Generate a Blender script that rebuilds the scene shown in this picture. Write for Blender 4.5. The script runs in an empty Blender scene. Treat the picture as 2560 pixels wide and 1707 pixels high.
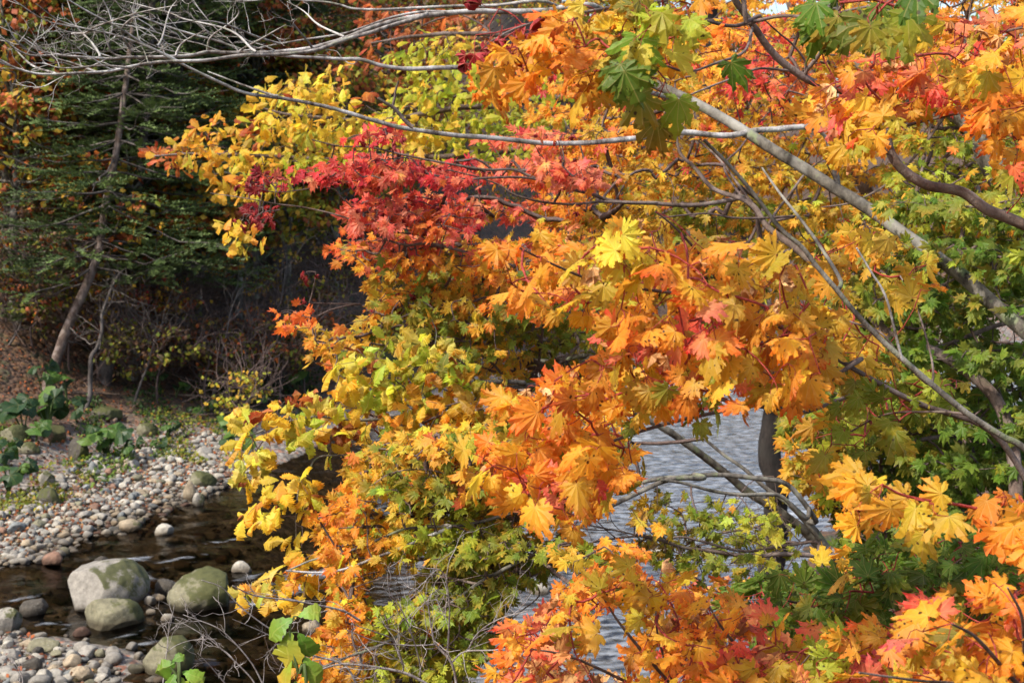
import bpy, math, random
import numpy as np

# ------------------------------------------------------------------ camera, sky, sun
SC = bpy.context.scene
rng = np.random.default_rng(11)
random.seed(11)
CAM = np.array([0.0, 0.0, 4.5])
PITCH = math.radians(6.0)
FPX = 50.0 / 36.0 * 2560.0
FWD = np.array([0, math.cos(PITCH), -math.sin(PITCH)])
UPV = np.array([0, math.sin(PITCH), math.cos(PITCH)])
RGT = np.array([1.0, 0, 0])

cam = bpy.data.cameras.new("camera")
cam.lens = 50; cam.sensor_width = 36; cam.clip_start = 0.05; cam.clip_end = 600
cam.dof.use_dof = True; cam.dof.focus_distance = 4.3; cam.dof.aperture_fstop = 9.0
camo = bpy.data.objects.new("camera", cam)
SC.collection.objects.link(camo)
camo.location = CAM
camo.rotation_euler = (math.pi / 2 - PITCH, 0, 0)
SC.camera = camo

SUN_EL, SUN_AZ = math.radians(48), math.radians(-130)     # azimuth from +Y, clockwise positive: behind left of the camera
SUNV = np.array([math.sin(SUN_AZ) * math.cos(SUN_EL), math.cos(SUN_AZ) * math.cos(SUN_EL), math.sin(SUN_EL)])
W = bpy.data.worlds.new("World"); SC.world = W; W.use_nodes = True
wn = W.node_tree
sky = wn.nodes.new("ShaderNodeTexSky"); sky.sky_type = 'NISHITA'; sky.sun_disc = False
sky.sun_elevation = SUN_EL; sky.sun_rotation = SUN_AZ; sky.dust_density = 3.0; sky.air_density = 1.0; sky.ozone_density = 1.0
bg = wn.nodes["Background"]; bg.inputs[1].default_value = 0.15
wn.links.new(sky.outputs[0], bg.inputs[0])
sl = bpy.data.lights.new("sun", 'SUN'); sl.energy = 3.0; sl.angle = math.radians(2.0); sl.color = (1.0, 0.95, 0.87)
so = bpy.data.objects.new("sun", sl); SC.collection.objects.link(so)
from mathutils import Vector
so.rotation_euler = Vector(tuple(SUNV)).to_track_quat('Z', 'Y').to_euler()
SC.view_settings.view_transform = 'Standard'; SC.view_settings.look = 'None'
SC.view_settings.exposure = 1.1; SC.view_settings.gamma = 1.0
SC.cycles.max_bounces = 6; SC.cycles.diffuse_bounces = 3; SC.cycles.glossy_bounces = 2
SC.cycles.transmission_bounces = 4; SC.cycles.transparent_max_bounces = 6
SC.cycles.caustics_reflective = False; SC.cycles.caustics_refractive = False
SC.cycles.use_denoising = True

# ------------------------------------------------------------------ small helpers
def lin(c):
    c = np.asarray(c, float) / 255.0
    return np.where(c <= 0.04045, c / 12.92, ((c + 0.055) / 1.055) ** 2.4)

def at(px, py, d):
    px, py, d = np.broadcast_arrays(np.asarray(px, float), np.asarray(py, float), np.asarray(d, float))
    return CAM + d[..., None] * (FWD + RGT * ((px - 1280) / FPX)[..., None] + UPV * ((853.5 - py) / FPX)[..., None])

def to_px(p):
    q = np.asarray(p) - CAM
    d = q @ FWD
    return 1280 + FPX * (q @ RGT) / d, 853.5 - FPX * (q @ UPV) / d, d

def nrmz(v):
    v = np.asarray(v, float)
    return v / np.maximum(np.linalg.norm(v, axis=-1, keepdims=True), 1e-9)

def snoise(p, freq, seed, octaves=3, waves=7):
    """smooth pseudo-noise from summed plane waves, about -1..1"""
    p = np.asarray(p, float); r = np.random.default_rng(seed)
    out = np.zeros(p.shape[:-1]); amp = 1.0; tot = 0
    for o in range(octaves):
        k = r.normal(size=(waves, p.shape[-1])); k = nrmz(k) * freq * (2 ** o) * r.uniform(.6, 1.4, (waves, 1))
        ph = r.uniform(0, 6.283, waves)
        out += amp * np.sin(p @ k.T + ph).sum(-1) / math.sqrt(waves / 2.0) * .7
        tot += amp; amp *= .5
    return out / tot

class MB:
    """collects shapes and links them as ONE mesh object"""
    def __init__(s): s.V = []; s.F3 = []; s.F4 = []; s.C = []; s.U = []; s.n = 0
    def add(s, V, F, C=None, U=None):
        V = np.asarray(V, float).reshape(-1, 3); F = np.asarray(F, int)
        if len(V) == 0 or len(F) == 0: return
        n = len(V)
        if C is None: C = np.ones((n, 4))
        C = np.asarray(C, float)
        if C.ndim == 1: C = np.tile(C, (n, 1))
        if C.shape[1] == 3: C = np.hstack([C, np.zeros((n, 1))])
        if U is None: U = np.zeros((n, 3))
        (s.F3 if F.shape[1] == 3 else s.F4).append(F + s.n)
        s.V.append(V); s.C.append(C); s.U.append(U); s.n += n
    def mesh(s, name, mat, base=(0, 0, 0), smooth=True):
        V = np.concatenate(s.V) - np.asarray(base, float); C = np.concatenate(s.C); U = np.concatenate(s.U)
        f3 = np.concatenate(s.F3) if s.F3 else np.zeros((0, 3), int)
        f4 = np.concatenate(s.F4) if s.F4 else np.zeros((0, 4), int)
        me = bpy.data.meshes.new(name)
        me.vertices.add(len(V)); me.vertices.foreach_set("co", V.astype(np.float32).ravel())
        loops = np.concatenate([f3.ravel(), f4.ravel()]).astype(np.int32)
        starts = np.concatenate([np.arange(len(f3)) * 3, len(f3) * 3 + np.arange(len(f4)) * 4]).astype(np.int32)
        me.loops.add(len(loops)); me.loops.foreach_set("vertex_index", loops)
        me.polygons.add(len(starts)); me.polygons.foreach_set("loop_start", starts)
        me.polygons.foreach_set("use_smooth", np.full(len(starts), bool(smooth)))
        me.update(calc_edges=True)
        a = me.attributes.new("Col", 'FLOAT_COLOR', 'POINT'); a.data.foreach_set("color", C.astype(np.float32).ravel())
        a = me.attributes.new("luv", 'FLOAT_VECTOR', 'POINT'); a.data.foreach_set("vector", U.astype(np.float32).ravel())
        if mat: me.materials.append(mat)
        return me
    def build(s, name, mat, parent=None, base=(0, 0, 0), smooth=True):
        if s.n == 0: return None
        b = np.array(parent["_base"]) if parent is not None and "_base" in parent else np.asarray(base, float)
        o = bpy.data.objects.new(name, s.mesh(name, mat, b, smooth))
        SC.collection.objects.link(o)
        if parent is not None: o.parent = parent
        else: o.location = base
        return o

BASES = []
def thing(name, label, cat, loc, group=None):
    o = bpy.data.objects.new(name, None); SC.collection.objects.link(o)
    o.location = loc; o.empty_display_size = .2
    o["label"] = label; o["category"] = cat
    if group: o["group"] = group
    o["_base"] = [float(x) for x in loc]; BASES.append(o)
    return o
def tag(o, label=None, cat=None, group=None, kind=None):
    if label: o["label"] = label
    if cat: o["category"] = cat
    if group: o["group"] = group
    if kind: o["kind"] = kind
    return o

def smooth_path(P, R, sub):
    P = np.asarray(P, float); R = np.asarray(R, float)
    if len(P) < 3 or sub <= 1:
        t = np.linspace(0, len(P) - 1, (len(P) - 1) * max(sub, 1) + 1)
        return np.stack([np.interp(t, range(len(P)), P[:, k]) for k in range(3)], 1), np.interp(t, range(len(P)), R)
    Q = np.vstack([2 * P[0] - P[1], P, 2 * P[-1] - P[-2]])
    out = []
    for i in range(len(P) - 1):
        p0, p1, p2, p3 = Q[i:i + 4]
        t = np.linspace(0, 1, sub, endpoint=False)[:, None]
        out.append(.5 * ((2 * p1) + (-p0 + p2) * t + (2 * p0 - 5 * p1 + 4 * p2 - p3) * t ** 2 + (-p0 + 3 * p1 - 3 * p2 + p3) * t ** 3))
    out = np.vstack(out + [P[-1:]])
    return out, np.interp(np.linspace(0, len(P) - 1, len(out)), range(len(P)), R)

def tube(mb, P, R, seg=7, sub=4, col=(1, 1, 1), bump=.0, wob=0.0, seed=None):
    P, R = smooth_path(P, R, sub); n = len(P)
    if wob:
        s = seed if seed is not None else random.randrange(10 ** 6)
        w = np.stack([snoise(P, 9.0, s + k, 2) for k in range(3)], 1); w[0] = 0
        P = P + w * (R * wob)[:, None]
    T = nrmz(np.gradient(P, axis=0))
    a = np.array([0, 0, 1.0]) if abs(T[0][2]) < .9 else np.array([1.0, 0, 0])
    X = np.zeros_like(P); x = nrmz(np.cross(T[0], a))
    for i in range(n):
        x = nrmz(x - T[i] * (x @ T[i])); X[i] = x
    Y = np.cross(T, X)
    th = np.arange(seg) / seg * 2 * math.pi
    rr = R[:, None] * np.ones(seg)
    if bump: rr = rr * (1 + bump * rng.normal(size=rr.shape) * .6 + bump * .8 * np.sin(th * 3 + rng.uniform(0, 6))[None] )
    V = P[:, None] + rr[..., None] * (X[:, None] * np.cos(th)[None, :, None] + Y[:, None] * np.sin(th)[None, :, None])
    V = V.reshape(-1, 3)
    i = np.arange(n - 1)[:, None] * seg; j = np.arange(seg)[None]; j2 = (j + 1) % seg
    Fq = np.stack([i + j, i + j2, i + seg + j2, i + seg + j], -1).reshape(-1, 4)
    mb.add(V, Fq, col)
    cap = np.vstack([V[-seg:], P[-1] + T[-1] * R[-1] * .6]); k = np.arange(seg)
    mb.add(cap, np.stack([k, (k + 1) % seg, np.full(seg, seg)], 1), col)

def edges_tubes(mb, A, B, ra, rb, sides=4, sag=.06, col=(1, 1, 1)):
    """many short curved twig segments at once"""
    n = len(A)
    if n == 0: return
    D = B - A; L = np.linalg.norm(D, axis=1, keepdims=True); T = D / np.maximum(L, 1e-6)
    off = rng.normal(size=(n, 3)) * sag * L; off -= T * (off * T).sum(1, keepdims=True)
    ts = np.array([0, .33, .67, 1.0])
    a = np.where(np.abs(T[:, 2:3]) < .9, np.array([[0, 0, 1.0]]), np.array([[1.0, 0, 0]]))
    X = nrmz(np.cross(T, a)); Y = np.cross(T, X)
    th = np.arange(sides) / sides * 2 * math.pi; m = len(ts)
    V = np.zeros((n, m, sides, 3))
    for i, t in enumerate(ts):
        c = A + D * t + off * (4 * t * (1 - t)); r = (ra * (1 - t) + rb * t)[:, None, None]
        V[:, i] = c[:, None] + r * (X[:, None] * np.cos(th)[None, :, None] + Y[:, None] * np.sin(th)[None, :, None])
    base = np.arange(n)[:, None, None] * (m * sides); i = (np.arange(m - 1) * sides)[None, :, None]; j = np.arange(sides)[None, None]; j2 = (j + 1) % sides
    Fq = np.stack(np.broadcast_arrays(base + i + j, base + i + j2, base + i + sides + j2, base + i + sides + j), -1).reshape(-1, 4)
    mb.add(V.reshape(-1, 3), Fq, col)

# ------------------------------------------------------------------ materials
def mat_new(name):
    m = bpy.data.materials.new(name); m.use_nodes = True
    nt = m.node_tree; nt.nodes.clear()
    return m, nt, nt.nodes, nt.links
def N(nodes, t, **kw):
    n = nodes.new(t)
    for k, v in kw.items(): setattr(n, k, v)
    return n
def mixc(nt, fac, a, b, blend='MIX'):
    n = nt.nodes.new("ShaderNodeMix"); n.data_type = 'RGBA'; n.blend_type = blend
    for i, v in ((0, fac), (6, a), (7, b)):
        if hasattr(v, "is_output"): nt.links.new(v, n.inputs[i])
        elif i == 0: n.inputs[0].default_value = v
        else: n.inputs[i].default_value = (*v[:3], 1)
    return n.outputs[2]
def ramp(nt, src, stops):
    n = nt.nodes.new("ShaderNodeMapRange"); n.inputs[1].default_value = stops[0]; n.inputs[2].default_value = stops[1]
    n.inputs[3].default_value = stops[2] if len(stops) > 2 else 0; n.inputs[4].default_value = stops[3] if len(stops) > 3 else 1
    nt.links.new(src, n.inputs[0]); return n.outputs[0]
def mth(nt, op, a, b=0.0):
    n = nt.nodes.new("ShaderNodeMath"); n.operation = op
    for i, v in ((0, a), (1, b)):
        if hasattr(v, "is_output"): nt.links.new(v, n.inputs[i])
        else: n.inputs[i].default_value = v
    return n.outputs[0]
def noise(nt, vec, scale, detail=3, rough=.6, out=0):
    n = nt.nodes.new("ShaderNodeTexNoise"); n.inputs["Scale"].default_value = scale; n.inputs["Detail"].default_value = detail
    n.inputs["Roughness"].default_value = rough
    if vec is not None: nt.links.new(vec, n.inputs["Vector"])
    return n.outputs[out]
def objco(nt): return nt.nodes.new("ShaderNodeTexCoord").outputs["Object"]

def leaf_mat(name, spots=0.5, veins=.25, trans=.60, rough=.5, spec=.3):
    m, nt, nd, lk = mat_new(name)
    at_ = N(nd, "ShaderNodeAttribute", attribute_name="Col"); uv = N(nd, "ShaderNodeAttribute", attribute_name="luv")
    col = at_.outputs["Color"]
    nz = noise(nt, uv.outputs["Vector"], 3.0, 3)
    col = mixc(nt, ramp(nt, nz, (.35, .7)), col, mixc(nt, .28, col, (.7, .35, .1), 'MULTIPLY'))
    if veins:
        v = ramp(nt, at_.outputs["Alpha"], (.90, .985))
        col = mixc(nt, mth(nt, 'MULTIPLY', v, veins), col, mixc(nt, .6, col, (.8, .55, .2)))
    if spots:
        vo = N(nd, "ShaderNodeTexVoronoi"); vo.inputs["Scale"].default_value = 6.5; vo.inputs["Randomness"].default_value = 1
        lk.new(uv.outputs["Vector"], vo.inputs["Vector"])
        sep = N(nd, "ShaderNodeSeparateColor"); lk.new(vo.outputs["Color"], sep.inputs[0])
        rad = ramp(nt, sep.outputs[0], (.35, 1.0, 0.0, .40))
        wob = mth(nt, 'ADD', vo.outputs["Distance"], mth(nt, 'MULTIPLY', noise(nt, uv.outputs["Vector"], 14, 2), .16))
        d = mth(nt, 'SUBTRACT', rad, mth(nt, 'SUBTRACT', wob, .08))
        fac = ramp(nt, d, (0.0, .05))
        big = ramp(nt, noise(nt, uv.outputs["Vector"], 1.3, 2), (.42, .56))
        fac = mth(nt, 'MULTIPLY', mth(nt, 'MULTIPLY', fac, big), spots)
        col = mixc(nt, fac, col, (.045, .018, .008))
    if spots > .4:
        sx = N(nd, "ShaderNodeSeparateXYZ"); lk.new(uv.outputs["Vector"], sx.inputs[0])
        rad_ = mth(nt, 'SQRT', mth(nt, 'ADD', mth(nt, 'MULTIPLY', sx.outputs[0], sx.outputs[0]), mth(nt, 'MULTIPLY', sx.outputs[1], sx.outputs[1])))
        scorch = mth(nt, 'ADD', mth(nt, 'MULTIPLY', rad_, .55), mth(nt, 'ADD', noise(nt, uv.outputs["Vector"], 2.4, 4, .65), mth(nt, 'MULTIPLY', at_.outputs["Alpha"], -.12)))
        col = mixc(nt, mth(nt, 'MULTIPLY', ramp(nt, scorch, (1.0, 1.14)), .8), col, (.13, .05, .018))
    p = N(nd, "ShaderNodeBsdfPrincipled"); p.inputs["Roughness"].default_value = rough; p.inputs["Specular IOR Level"].default_value = spec
    lk.new(col, p.inputs["Base Color"])
    tr = N(nd, "ShaderNodeBsdfTranslucent"); lk.new(mixc(nt, .15, col, mixc(nt, 1.0, col, col, 'MULTIPLY')), tr.inputs["Color"])
    mx = N(nd, "ShaderNodeMixShader"); mx.inputs[0].default_value = trans
    lk.new(p.outputs[0], mx.inputs[1]); lk.new(tr.outputs[0], mx.inputs[2])
    bp = N(nd, "ShaderNodeBump"); bp.inputs["Strength"].default_value = .25; bp.inputs["Distance"].default_value = .004
    lk.new(noise(nt, uv.outputs["Vector"], 9, 2), bp.inputs["Height"]); lk.new(bp.outputs[0], p.inputs["Normal"])
    o = N(nd, "ShaderNodeOutputMaterial"); lk.new(mx.outputs[0], o.inputs[0])
    return m

def bark_mat(name, dark, light, pale=None, scale=30, lichen=0.0, rough=.85, bias=.5):
    m, nt, nd, lk = mat_new(name); co = objco(nt)
    mp = N(nd, "ShaderNodeMapping"); mp.inputs["Scale"].default_value = (1, 1, .45); lk.new(co, mp.inputs[0])
    n1 = noise(nt, mp.outputs[0], scale, 5, .7); n2 = noise(nt, co, scale * .22, 3)
    col = mixc(nt, ramp(nt, n1, (bias - .16, bias + .16)), dark, light)
    if pale is not None: col = mixc(nt, ramp(nt, n2, (.46, .62)), col, pale)
    if lichen:
        n3 = noise(nt, co, scale * .5, 4)
        col = mixc(nt, mth(nt, 'MULTIPLY', ramp(nt, n3, (.56, .64)), lichen), col, (.17, .2, .1))
    p = N(nd, "ShaderNodeBsdfPrincipled"); p.inputs["Roughness"].default_value = rough; p.inputs["Specular IOR Level"].default_value = .25
    lk.new(col, p.inputs["Base Color"])
    bp = N(nd, "ShaderNodeBump"); bp.inputs["Strength"].default_value = .9; bp.inputs["Distance"].default_value = .014
    lk.new(n1, bp.inputs["Height"]); lk.new(bp.outputs[0], p.inputs["Normal"])
    o = N(nd, "ShaderNodeOutputMaterial"); lk.new(p.outputs[0], o.inputs[0])
    return m

def rock_mat(name, moss=.0, wet=True):
    m, nt, nd, lk = mat_new(name)
    co = N(nd, "ShaderNodeNewGeometry"); pos = co.outputs["Position"]
    a = N(nd, "ShaderNodeAttribute", attribute_name="Col"); col = a.outputs["Color"]
    n1 = noise(nt, pos, 14, 6, .75); n2 = noise(nt, pos, 3.3, 4); n3 = noise(nt, pos, 60, 3, .7)
    col = mixc(nt, ramp(nt, n1, (.35, .7)), mixc(nt, 1, col, (.62, .6, .56), 'MULTIPLY'), mixc(nt, 1, col, (1.25, 1.22, 1.15), 'MULTIPLY'))
    col = mixc(nt, mth(nt, 'MULTIPLY', ramp(nt, n3, (.58, .68)), .55), col, (.08, .075, .06))
    col = mixc(nt, mth(nt, 'MULTIPLY', ramp(nt, noise(nt, pos, 38, 4), (.62, .70)), .3), col, (.42, .42, .37))
    if moss:
        sp = N(nd, "ShaderNodeSeparateXYZ"); lk.new(co.outputs["Normal"], sp.inputs[0])
        f = mth(nt, 'ADD', mth(nt, 'MULTIPLY', sp.outputs[2], .35), mth(nt, 'MULTIPLY', n2, 1.3))
        f = mth(nt, 'ADD', f, mth(nt, 'MULTIPLY', sp.outputs[0], .42))
        f = mth(nt, 'ADD', f, mth(nt, 'MULTIPLY', n1, .9))
        f = mth(nt, 'MULTIPLY', ramp(nt, f, (1.50 - .40 * moss, 1.66 - .40 * moss)), .92)
        col = mixc(nt, f, col, mixc(nt, n1, (.014, .02, .005), (.085, .085, .02)))
    if wet:
        sz = N(nd, "ShaderNodeSeparateXYZ"); lk.new(pos, sz.inputs[0])
        wl = ramp(nt, mth(nt, 'ADD', sz.outputs[2], mth(nt, 'MULTIPLY', n2, .06)), (.06, .13))
        col = mixc(nt, wl, mixc(nt, 1, col, (.34, .3, .26), 'MULTIPLY'), col)
    p = N(nd, "ShaderNodeBsdfPrincipled"); p.inputs["Roughness"].default_value = .8; p.inputs["Specular IOR Level"].default_value = .3
    lk.new(col, p.inputs["Base Color"])
    bp = N(nd, "ShaderNodeBump"); bp.inputs["Strength"].default_value = .6; bp.inputs["Distance"].default_value = .02
    lk.new(n1, bp.inputs["Height"]); lk.new(bp.outputs[0], p.inputs["Normal"])
    o = N(nd, "ShaderNodeOutputMaterial"); lk.new(p.outputs[0], o.inputs[0])
    return m

def plain_attr_mat(name, rough=.7, trans=0.0, var=.3, spec=.3):
    m, nt, nd, lk = mat_new(name)
    a = N(nd, "ShaderNodeAttribute", attribute_name="Col"); g = N(nd, "ShaderNodeNewGeometry")
    n1 = noise(nt, g.outputs["Position"], 6, 3)
    col = mixc(nt, mth(nt, 'MULTIPLY', ramp(nt, n1, (.3, .7)), var), a.outputs["Color"], mixc(nt, 1, a.outputs["Color"], (.45, .45, .45), 'MULTIPLY'))
    p = N(nd, "ShaderNodeBsdfPrincipled"); p.inputs["Roughness"].default_value = rough; p.inputs["Specular IOR Level"].default_value = spec
    lk.new(col, p.inputs["Base Color"]); sh = p.outputs[0]
    if trans:
        tr = N(nd, "ShaderNodeBsdfTranslucent"); lk.new(col, tr.inputs["Color"])
        mx = N(nd, "ShaderNodeMixShader"); mx.inputs[0].default_value = trans
        lk.new(p.outputs[0], mx.inputs[1]); lk.new(tr.outputs[0], mx.inputs[2]); sh = mx.outputs[0]
    o = N(nd, "ShaderNodeOutputMaterial"); lk.new(sh, o.inputs[0])
    return m

M_LEAF = leaf_mat("maple_leaf_spotted", .92, .55)
M_LEAF_MID = leaf_mat("maple_leaf", .55, .25)
M_OAK = leaf_mat("oak_leaf", .5, .5)
M_DEAD = leaf_mat("withered_leaf", .35, .3, .22, .6)
M_FAR = plain_attr_mat("distant_leaf", .6, .35, .3)
M_NEEDLE = plain_attr_mat("fir_needle", .55, .12, .35)
M_HERB = leaf_mat("herb_leaf", .25, .15, .3)
M_LITTER = plain_attr_mat("fallen_leaf", .75, .1, .3)
M_PALE = bark_mat("pale_bark", (.06, .042, .032), (.30, .275, .25), (.42, .40, .375), 30, .3, bias=.52)
M_GREY = bark_mat("grey_lichen_bark", (.022, .018, .014), (.135, .118, .095), (.21, .195, .16), 26, .6)
M_MOTTLE = bark_mat("mottled_grey_bark", (.018, .014, .010), (.15, .13, .10), (.25, .235, .20), 15, .75, bias=.5)
M_BROWN = bark_mat("brown_bark", (.045, .028, .02), (.13, .09, .07), (.17, .13, .11), 30, .1)
M_TWIG = bark_mat("twig_bark", (.05, .03, .025), (.14, .10, .085), None, 40)
M_RED = bark_mat("red_petiole", (.20, .02, .015), (.34, .05, .035), None, 50, rough=.5)
M_DARK = bark_mat("dark_oak_bark", (.010, .008, .007), (.05, .04, .034), (.03, .026, .022), 16)
M_FIRBARK = bark_mat("fir_bark", (.03, .025, .022), (.10, .082, .07), (.13, .112, .10), 9)
M_DEADWOOD = bark_mat("weathered_wood", (.10, .06, .04), (.27, .18, .12), (.33, .24, .17), 12)
M_WHITETWIG = bark_mat("white_twig_bark", (.15, .12, .10), (.38, .345, .325), None, 60)
M_ROCK = rock_mat("river_stone"); M_ROCKMOSS = rock_mat("mossy_stone", 1.0); M_ROCKSOME = rock_mat("lichen_stone", .18)
M_ROCKDRY = rock_mat("bank_stone_moss", .85, False)

# ------------------------------------------------------------------ ground and water
FAR = np.array([(-30, 5), (-14, 11.5), (-9, 14.6), (-6.2, 16.8), (-5.3, 19), (-4.45, 21.2), (-3.2, 26), (1, 31), (6.3, 36), (14, 42), (30, 52), (60, 66)], float)
NEAR = np.array([(-30, -4), (-14, 9.8), (-9, 13.3), (-5.4, 14.45), (-3.75, 13.6), (-3.1, 12), (-1, 11), (1, 11.5), (2.2, 13.5), (3.2, 16.5), (5, 21), (8.5, 27), (15, 34), (32, 43), (62, 56)], float)
def pl_dist(x, y, L):
    p = np.stack([x, y], -1); best = np.full(x.shape, 1e9); side = np.zeros(x.shape)
    for a, b in zip(L[:-1], L[1:]):
        ab = b - a; t = np.clip(((p - a) @ ab) / (ab @ ab), 0, 1)
        q = p - (a + t[..., None] * ab); d = np.hypot(q[..., 0], q[..., 1])
        s = ab[0] * (p[..., 1] - a[1]) - ab[1] * (p[..., 0] - a[0])
        m = d < best - 1e-9; best = np.where(m, d, best); side = np.where(m, s, side)
    return best * np.where(side >= 0, 1, -1)
def sstep(a, b, x):
    t = np.clip((x - a) / (b - a), 0, 1); return t * t * (3 - 2 * t)
def height(x, y, detail=True):
    x = np.asarray(x, float); y = np.asarray(y, float); x, y = np.broadcast_arrays(x, y)
    w = .35 * snoise(np.stack([x, y], -1), .9, 5, 2)
    df = pl_dist(x, y, FAR) + w; dn = -pl_dist(x, y, NEAR) + w * .6
    hl = np.interp(df, [0, 2.5, 4.5, 6, 8, 14, 30, 60, 120], [0, .3, .9, 1.9, 2.8, 4.2, 9, 24, 50])
    hr = np.interp(df, [0, 2.5, 5, 9, 25, 50, 80, 130, 200], [0, .25, .6, 1.0, 1.8, 3.6, 7.0, 14, 22])
    a = x / np.maximum(y, 1); wl = sstep(.09, -.04, a)
    hf = hl * wl + hr * (1 - wl)
    hn = np.interp(dn, [0, 2, 5, 9, 11, 20], [0, .22, .75, 2.1, 2.85, 3.0])
    ch = -np.minimum(.45, .22 * np.minimum(np.maximum(-df, 0), np.maximum(-dn, 0)))
    h = np.where(df > 0, hf, np.where(dn > 0, hn, ch))
    if detail:
        q = np.stack([x, y], -1)
        amp = np.clip(np.abs(h) * .25, .015, .22)
        h = h + amp * snoise(q, 1.6, 21, 3) + .03 * snoise(q, 7, 22, 2) * (h > -.1)
    return h
def hgt(x, y): return float(height(np.array([x]), np.array([y]))[0])
def ground_hit(px, py, water=False):
    px = np.atleast_1d(np.asarray(px, float)); py = np.atleast_1d(np.asarray(py, float))
    t = np.full(px.shape, 3.0); done = np.zeros(px.shape, bool)
    step = .12
    for _ in range(700):
        p = at(px, py, t); hh_ = height(p[:, 0], p[:, 1], False); hit = p[:, 2] <= (np.maximum(hh_, 0) if water else hh_)
        done |= hit
        t = np.where(done, t, t + step)
        if done.all(): break
    p = at(px, py, t); p[:, 2] = height(p[:, 0], p[:, 1])
    if water: p[:, 2] = np.maximum(p[:, 2], 0)
    return p

def grid_mesh(xs, ys, hfun):
    X, Y = np.meshgrid(xs, ys); Z = hfun(X, Y)
    V = np.stack([X, Y, Z], -1).reshape(-1, 3); nx = len(xs); ny = len(ys)
    i = (np.arange(ny - 1) * nx)[:, None]; j = np.arange(nx - 1)[None]
    return V, np.stack([i + j, i + j + 1, i + nx + j + 1, i + nx + j], -1).reshape(-1, 4)
xs = np.concatenate([np.linspace(-150, -32, 25), np.arange(-30, -13, .6), np.arange(-13, 8, .16), np.arange(8, 30, .5), np.linspace(31, 190, 40)])
ys = np.concatenate([np.arange(-12, 8, .4), np.arange(8, 32, .16), np.arange(32, 60, .5), np.linspace(61, 260, 60)])
V, Fq = grid_mesh(xs, ys, height)
tm = MB()
dfv = pl_dist(V[:, 0], V[:, 1], FAR); dnv = -pl_dist(V[:, 0], V[:, 1], NEAR)
bar = np.where(dfv > 0, sstep(3.5, 1.9, dfv + .8 * snoise(V[:, :2], .8, 31, 2)), np.where(dnv > 0, sstep(5, 2, dnv) * sstep(-2.2, -3.6, V[:, 0]), 1.0))
bed = (np.maximum(dfv, dnv) < 0).astype(float)
tm.add(V, Fq, np.stack([bar, bed, bed * 0, bed * 0 + 1], 1))
m, nt, nd, lk = mat_new("forest_floor")
a = N(nd, "ShaderNodeAttribute", attribute_name="Col"); sp = N(nd, "ShaderNodeSeparateColor"); lk.new(a.outputs["Color"], sp.inputs[0])
g = N(nd, "ShaderNodeNewGeometry"); pos = g.outputs["Position"]
v1 = N(nd, "ShaderNodeTexVoronoi"); v1.inputs["Scale"].default_value = 11; lk.new(pos, v1.inputs["Vector"])
s1 = N(nd, "ShaderNodeSeparateColor"); lk.new(v1.outputs["Color"], s1.inputs[0])
lit = mixc(nt, s1.outputs[0], (.032, .018, .011), (.105, .052, .026)); lit = mixc(nt, ramp(nt, s1.outputs[1], (.75, .95)), lit, (.12, .06, .02))
lit = mixc(nt, ramp(nt, noise(nt, pos, 2.2, 3), (.55, .7)), lit, (.035, .045, .015))
v2 = N(nd, "ShaderNodeTexVoronoi"); v2.inputs["Scale"].default_value = 16; lk.new(pos, v2.inputs["Vector"])
s2 = N(nd, "ShaderNodeSeparateColor"); lk.new(v2.outputs["Color"], s2.inputs[0])
grv = mixc(nt, s2.outputs[0], (.07, .055, .042), (.22, .195, .165)); grv = mixc(nt, ramp(nt, s2.outputs[1], (.8, .9)), grv, (.22, .09, .05))
v3 = N(nd, "ShaderNodeTexVoronoi"); v3.inputs["Scale"].default_value = 6; lk.new(pos, v3.inputs["Vector"])
s3 = N(nd, "ShaderNodeSeparateColor"); lk.new(v3.outputs["Color"], s3.inputs[0])
bd = mixc(nt, s3.outputs[0], (.03, .025, .019), (.105, .088, .066)); bd = mixc(nt, ramp(nt, s3.outputs[2], (.8, .95)), bd, (.18, .155, .125))
col = mixc(nt, sp.outputs[0], lit, grv); col = mixc(nt, sp.outputs[1], col, bd)
p = N(nd, "ShaderNodeBsdfPrincipled"); p.inputs["Roughness"].default_value = .9; lk.new(col, p.inputs["Base Color"])
bp = N(nd, "ShaderNodeBump"); bp.inputs["Strength"].default_value = .9; bp.inputs["Distance"].default_value = .05
lk.new(mth(nt, 'SUBTRACT', 1.0, v1.outputs["Distance"]), bp.inputs["Height"]); lk.new(bp.outputs[0], p.inputs["Normal"])
o = N(nd, "ShaderNodeOutputMaterial"); lk.new(p.outputs[0], o.inputs[0])
M_GROUND = m
tag(tm.build("ground", M_GROUND), "leaf strewn banks and stony bed of the stream valley", "ground", kind="structure")

# foam centres: (px, py, rx, ry metres)
FOAM = [(335, 1480, .25, .1), (345, 1452, .3, .1), (575, 1505, .3, .1), (120, 1562, .25, .08), (190, 1558, .3, .08), (330, 1588, .35, .09), (480, 1660, .3, .08), (330, 1620, .5, .09), (60, 1500, .4, .08), (450, 1400, .5, .08), (560, 1350, .5, .08), (640, 1440, .4, .1), (325, 1400, .30, .16), (330, 1475, .22, .45), (350, 1440, .15, .3), (800, 1435, .7, .22), (735, 1475, .35, .2), (655, 1510, .3, .12),
        (1560, 1100, 1.5, .5), (1300, 900, 2.5, 1.0), (1760, 1010, 2.2, .7), (1600, 1040, 1.6, .4), (2000, 1290, .8, .5)]
def water_h(x, y): return (0.020 - .016 * sstep(-2.5, 0, x)) * snoise(np.stack([x * 1.0, y * .8], -1), 5.0, 61, 2) + (.006 - .004 * sstep(-2.5, 0, x)) * snoise(np.stack([x, y], -1), 14, 62, 2)
xs = np.concatenate([np.arange(-26, -9, .5), np.arange(-9, 8, .07), np.arange(8, 60, .5)])
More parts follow.
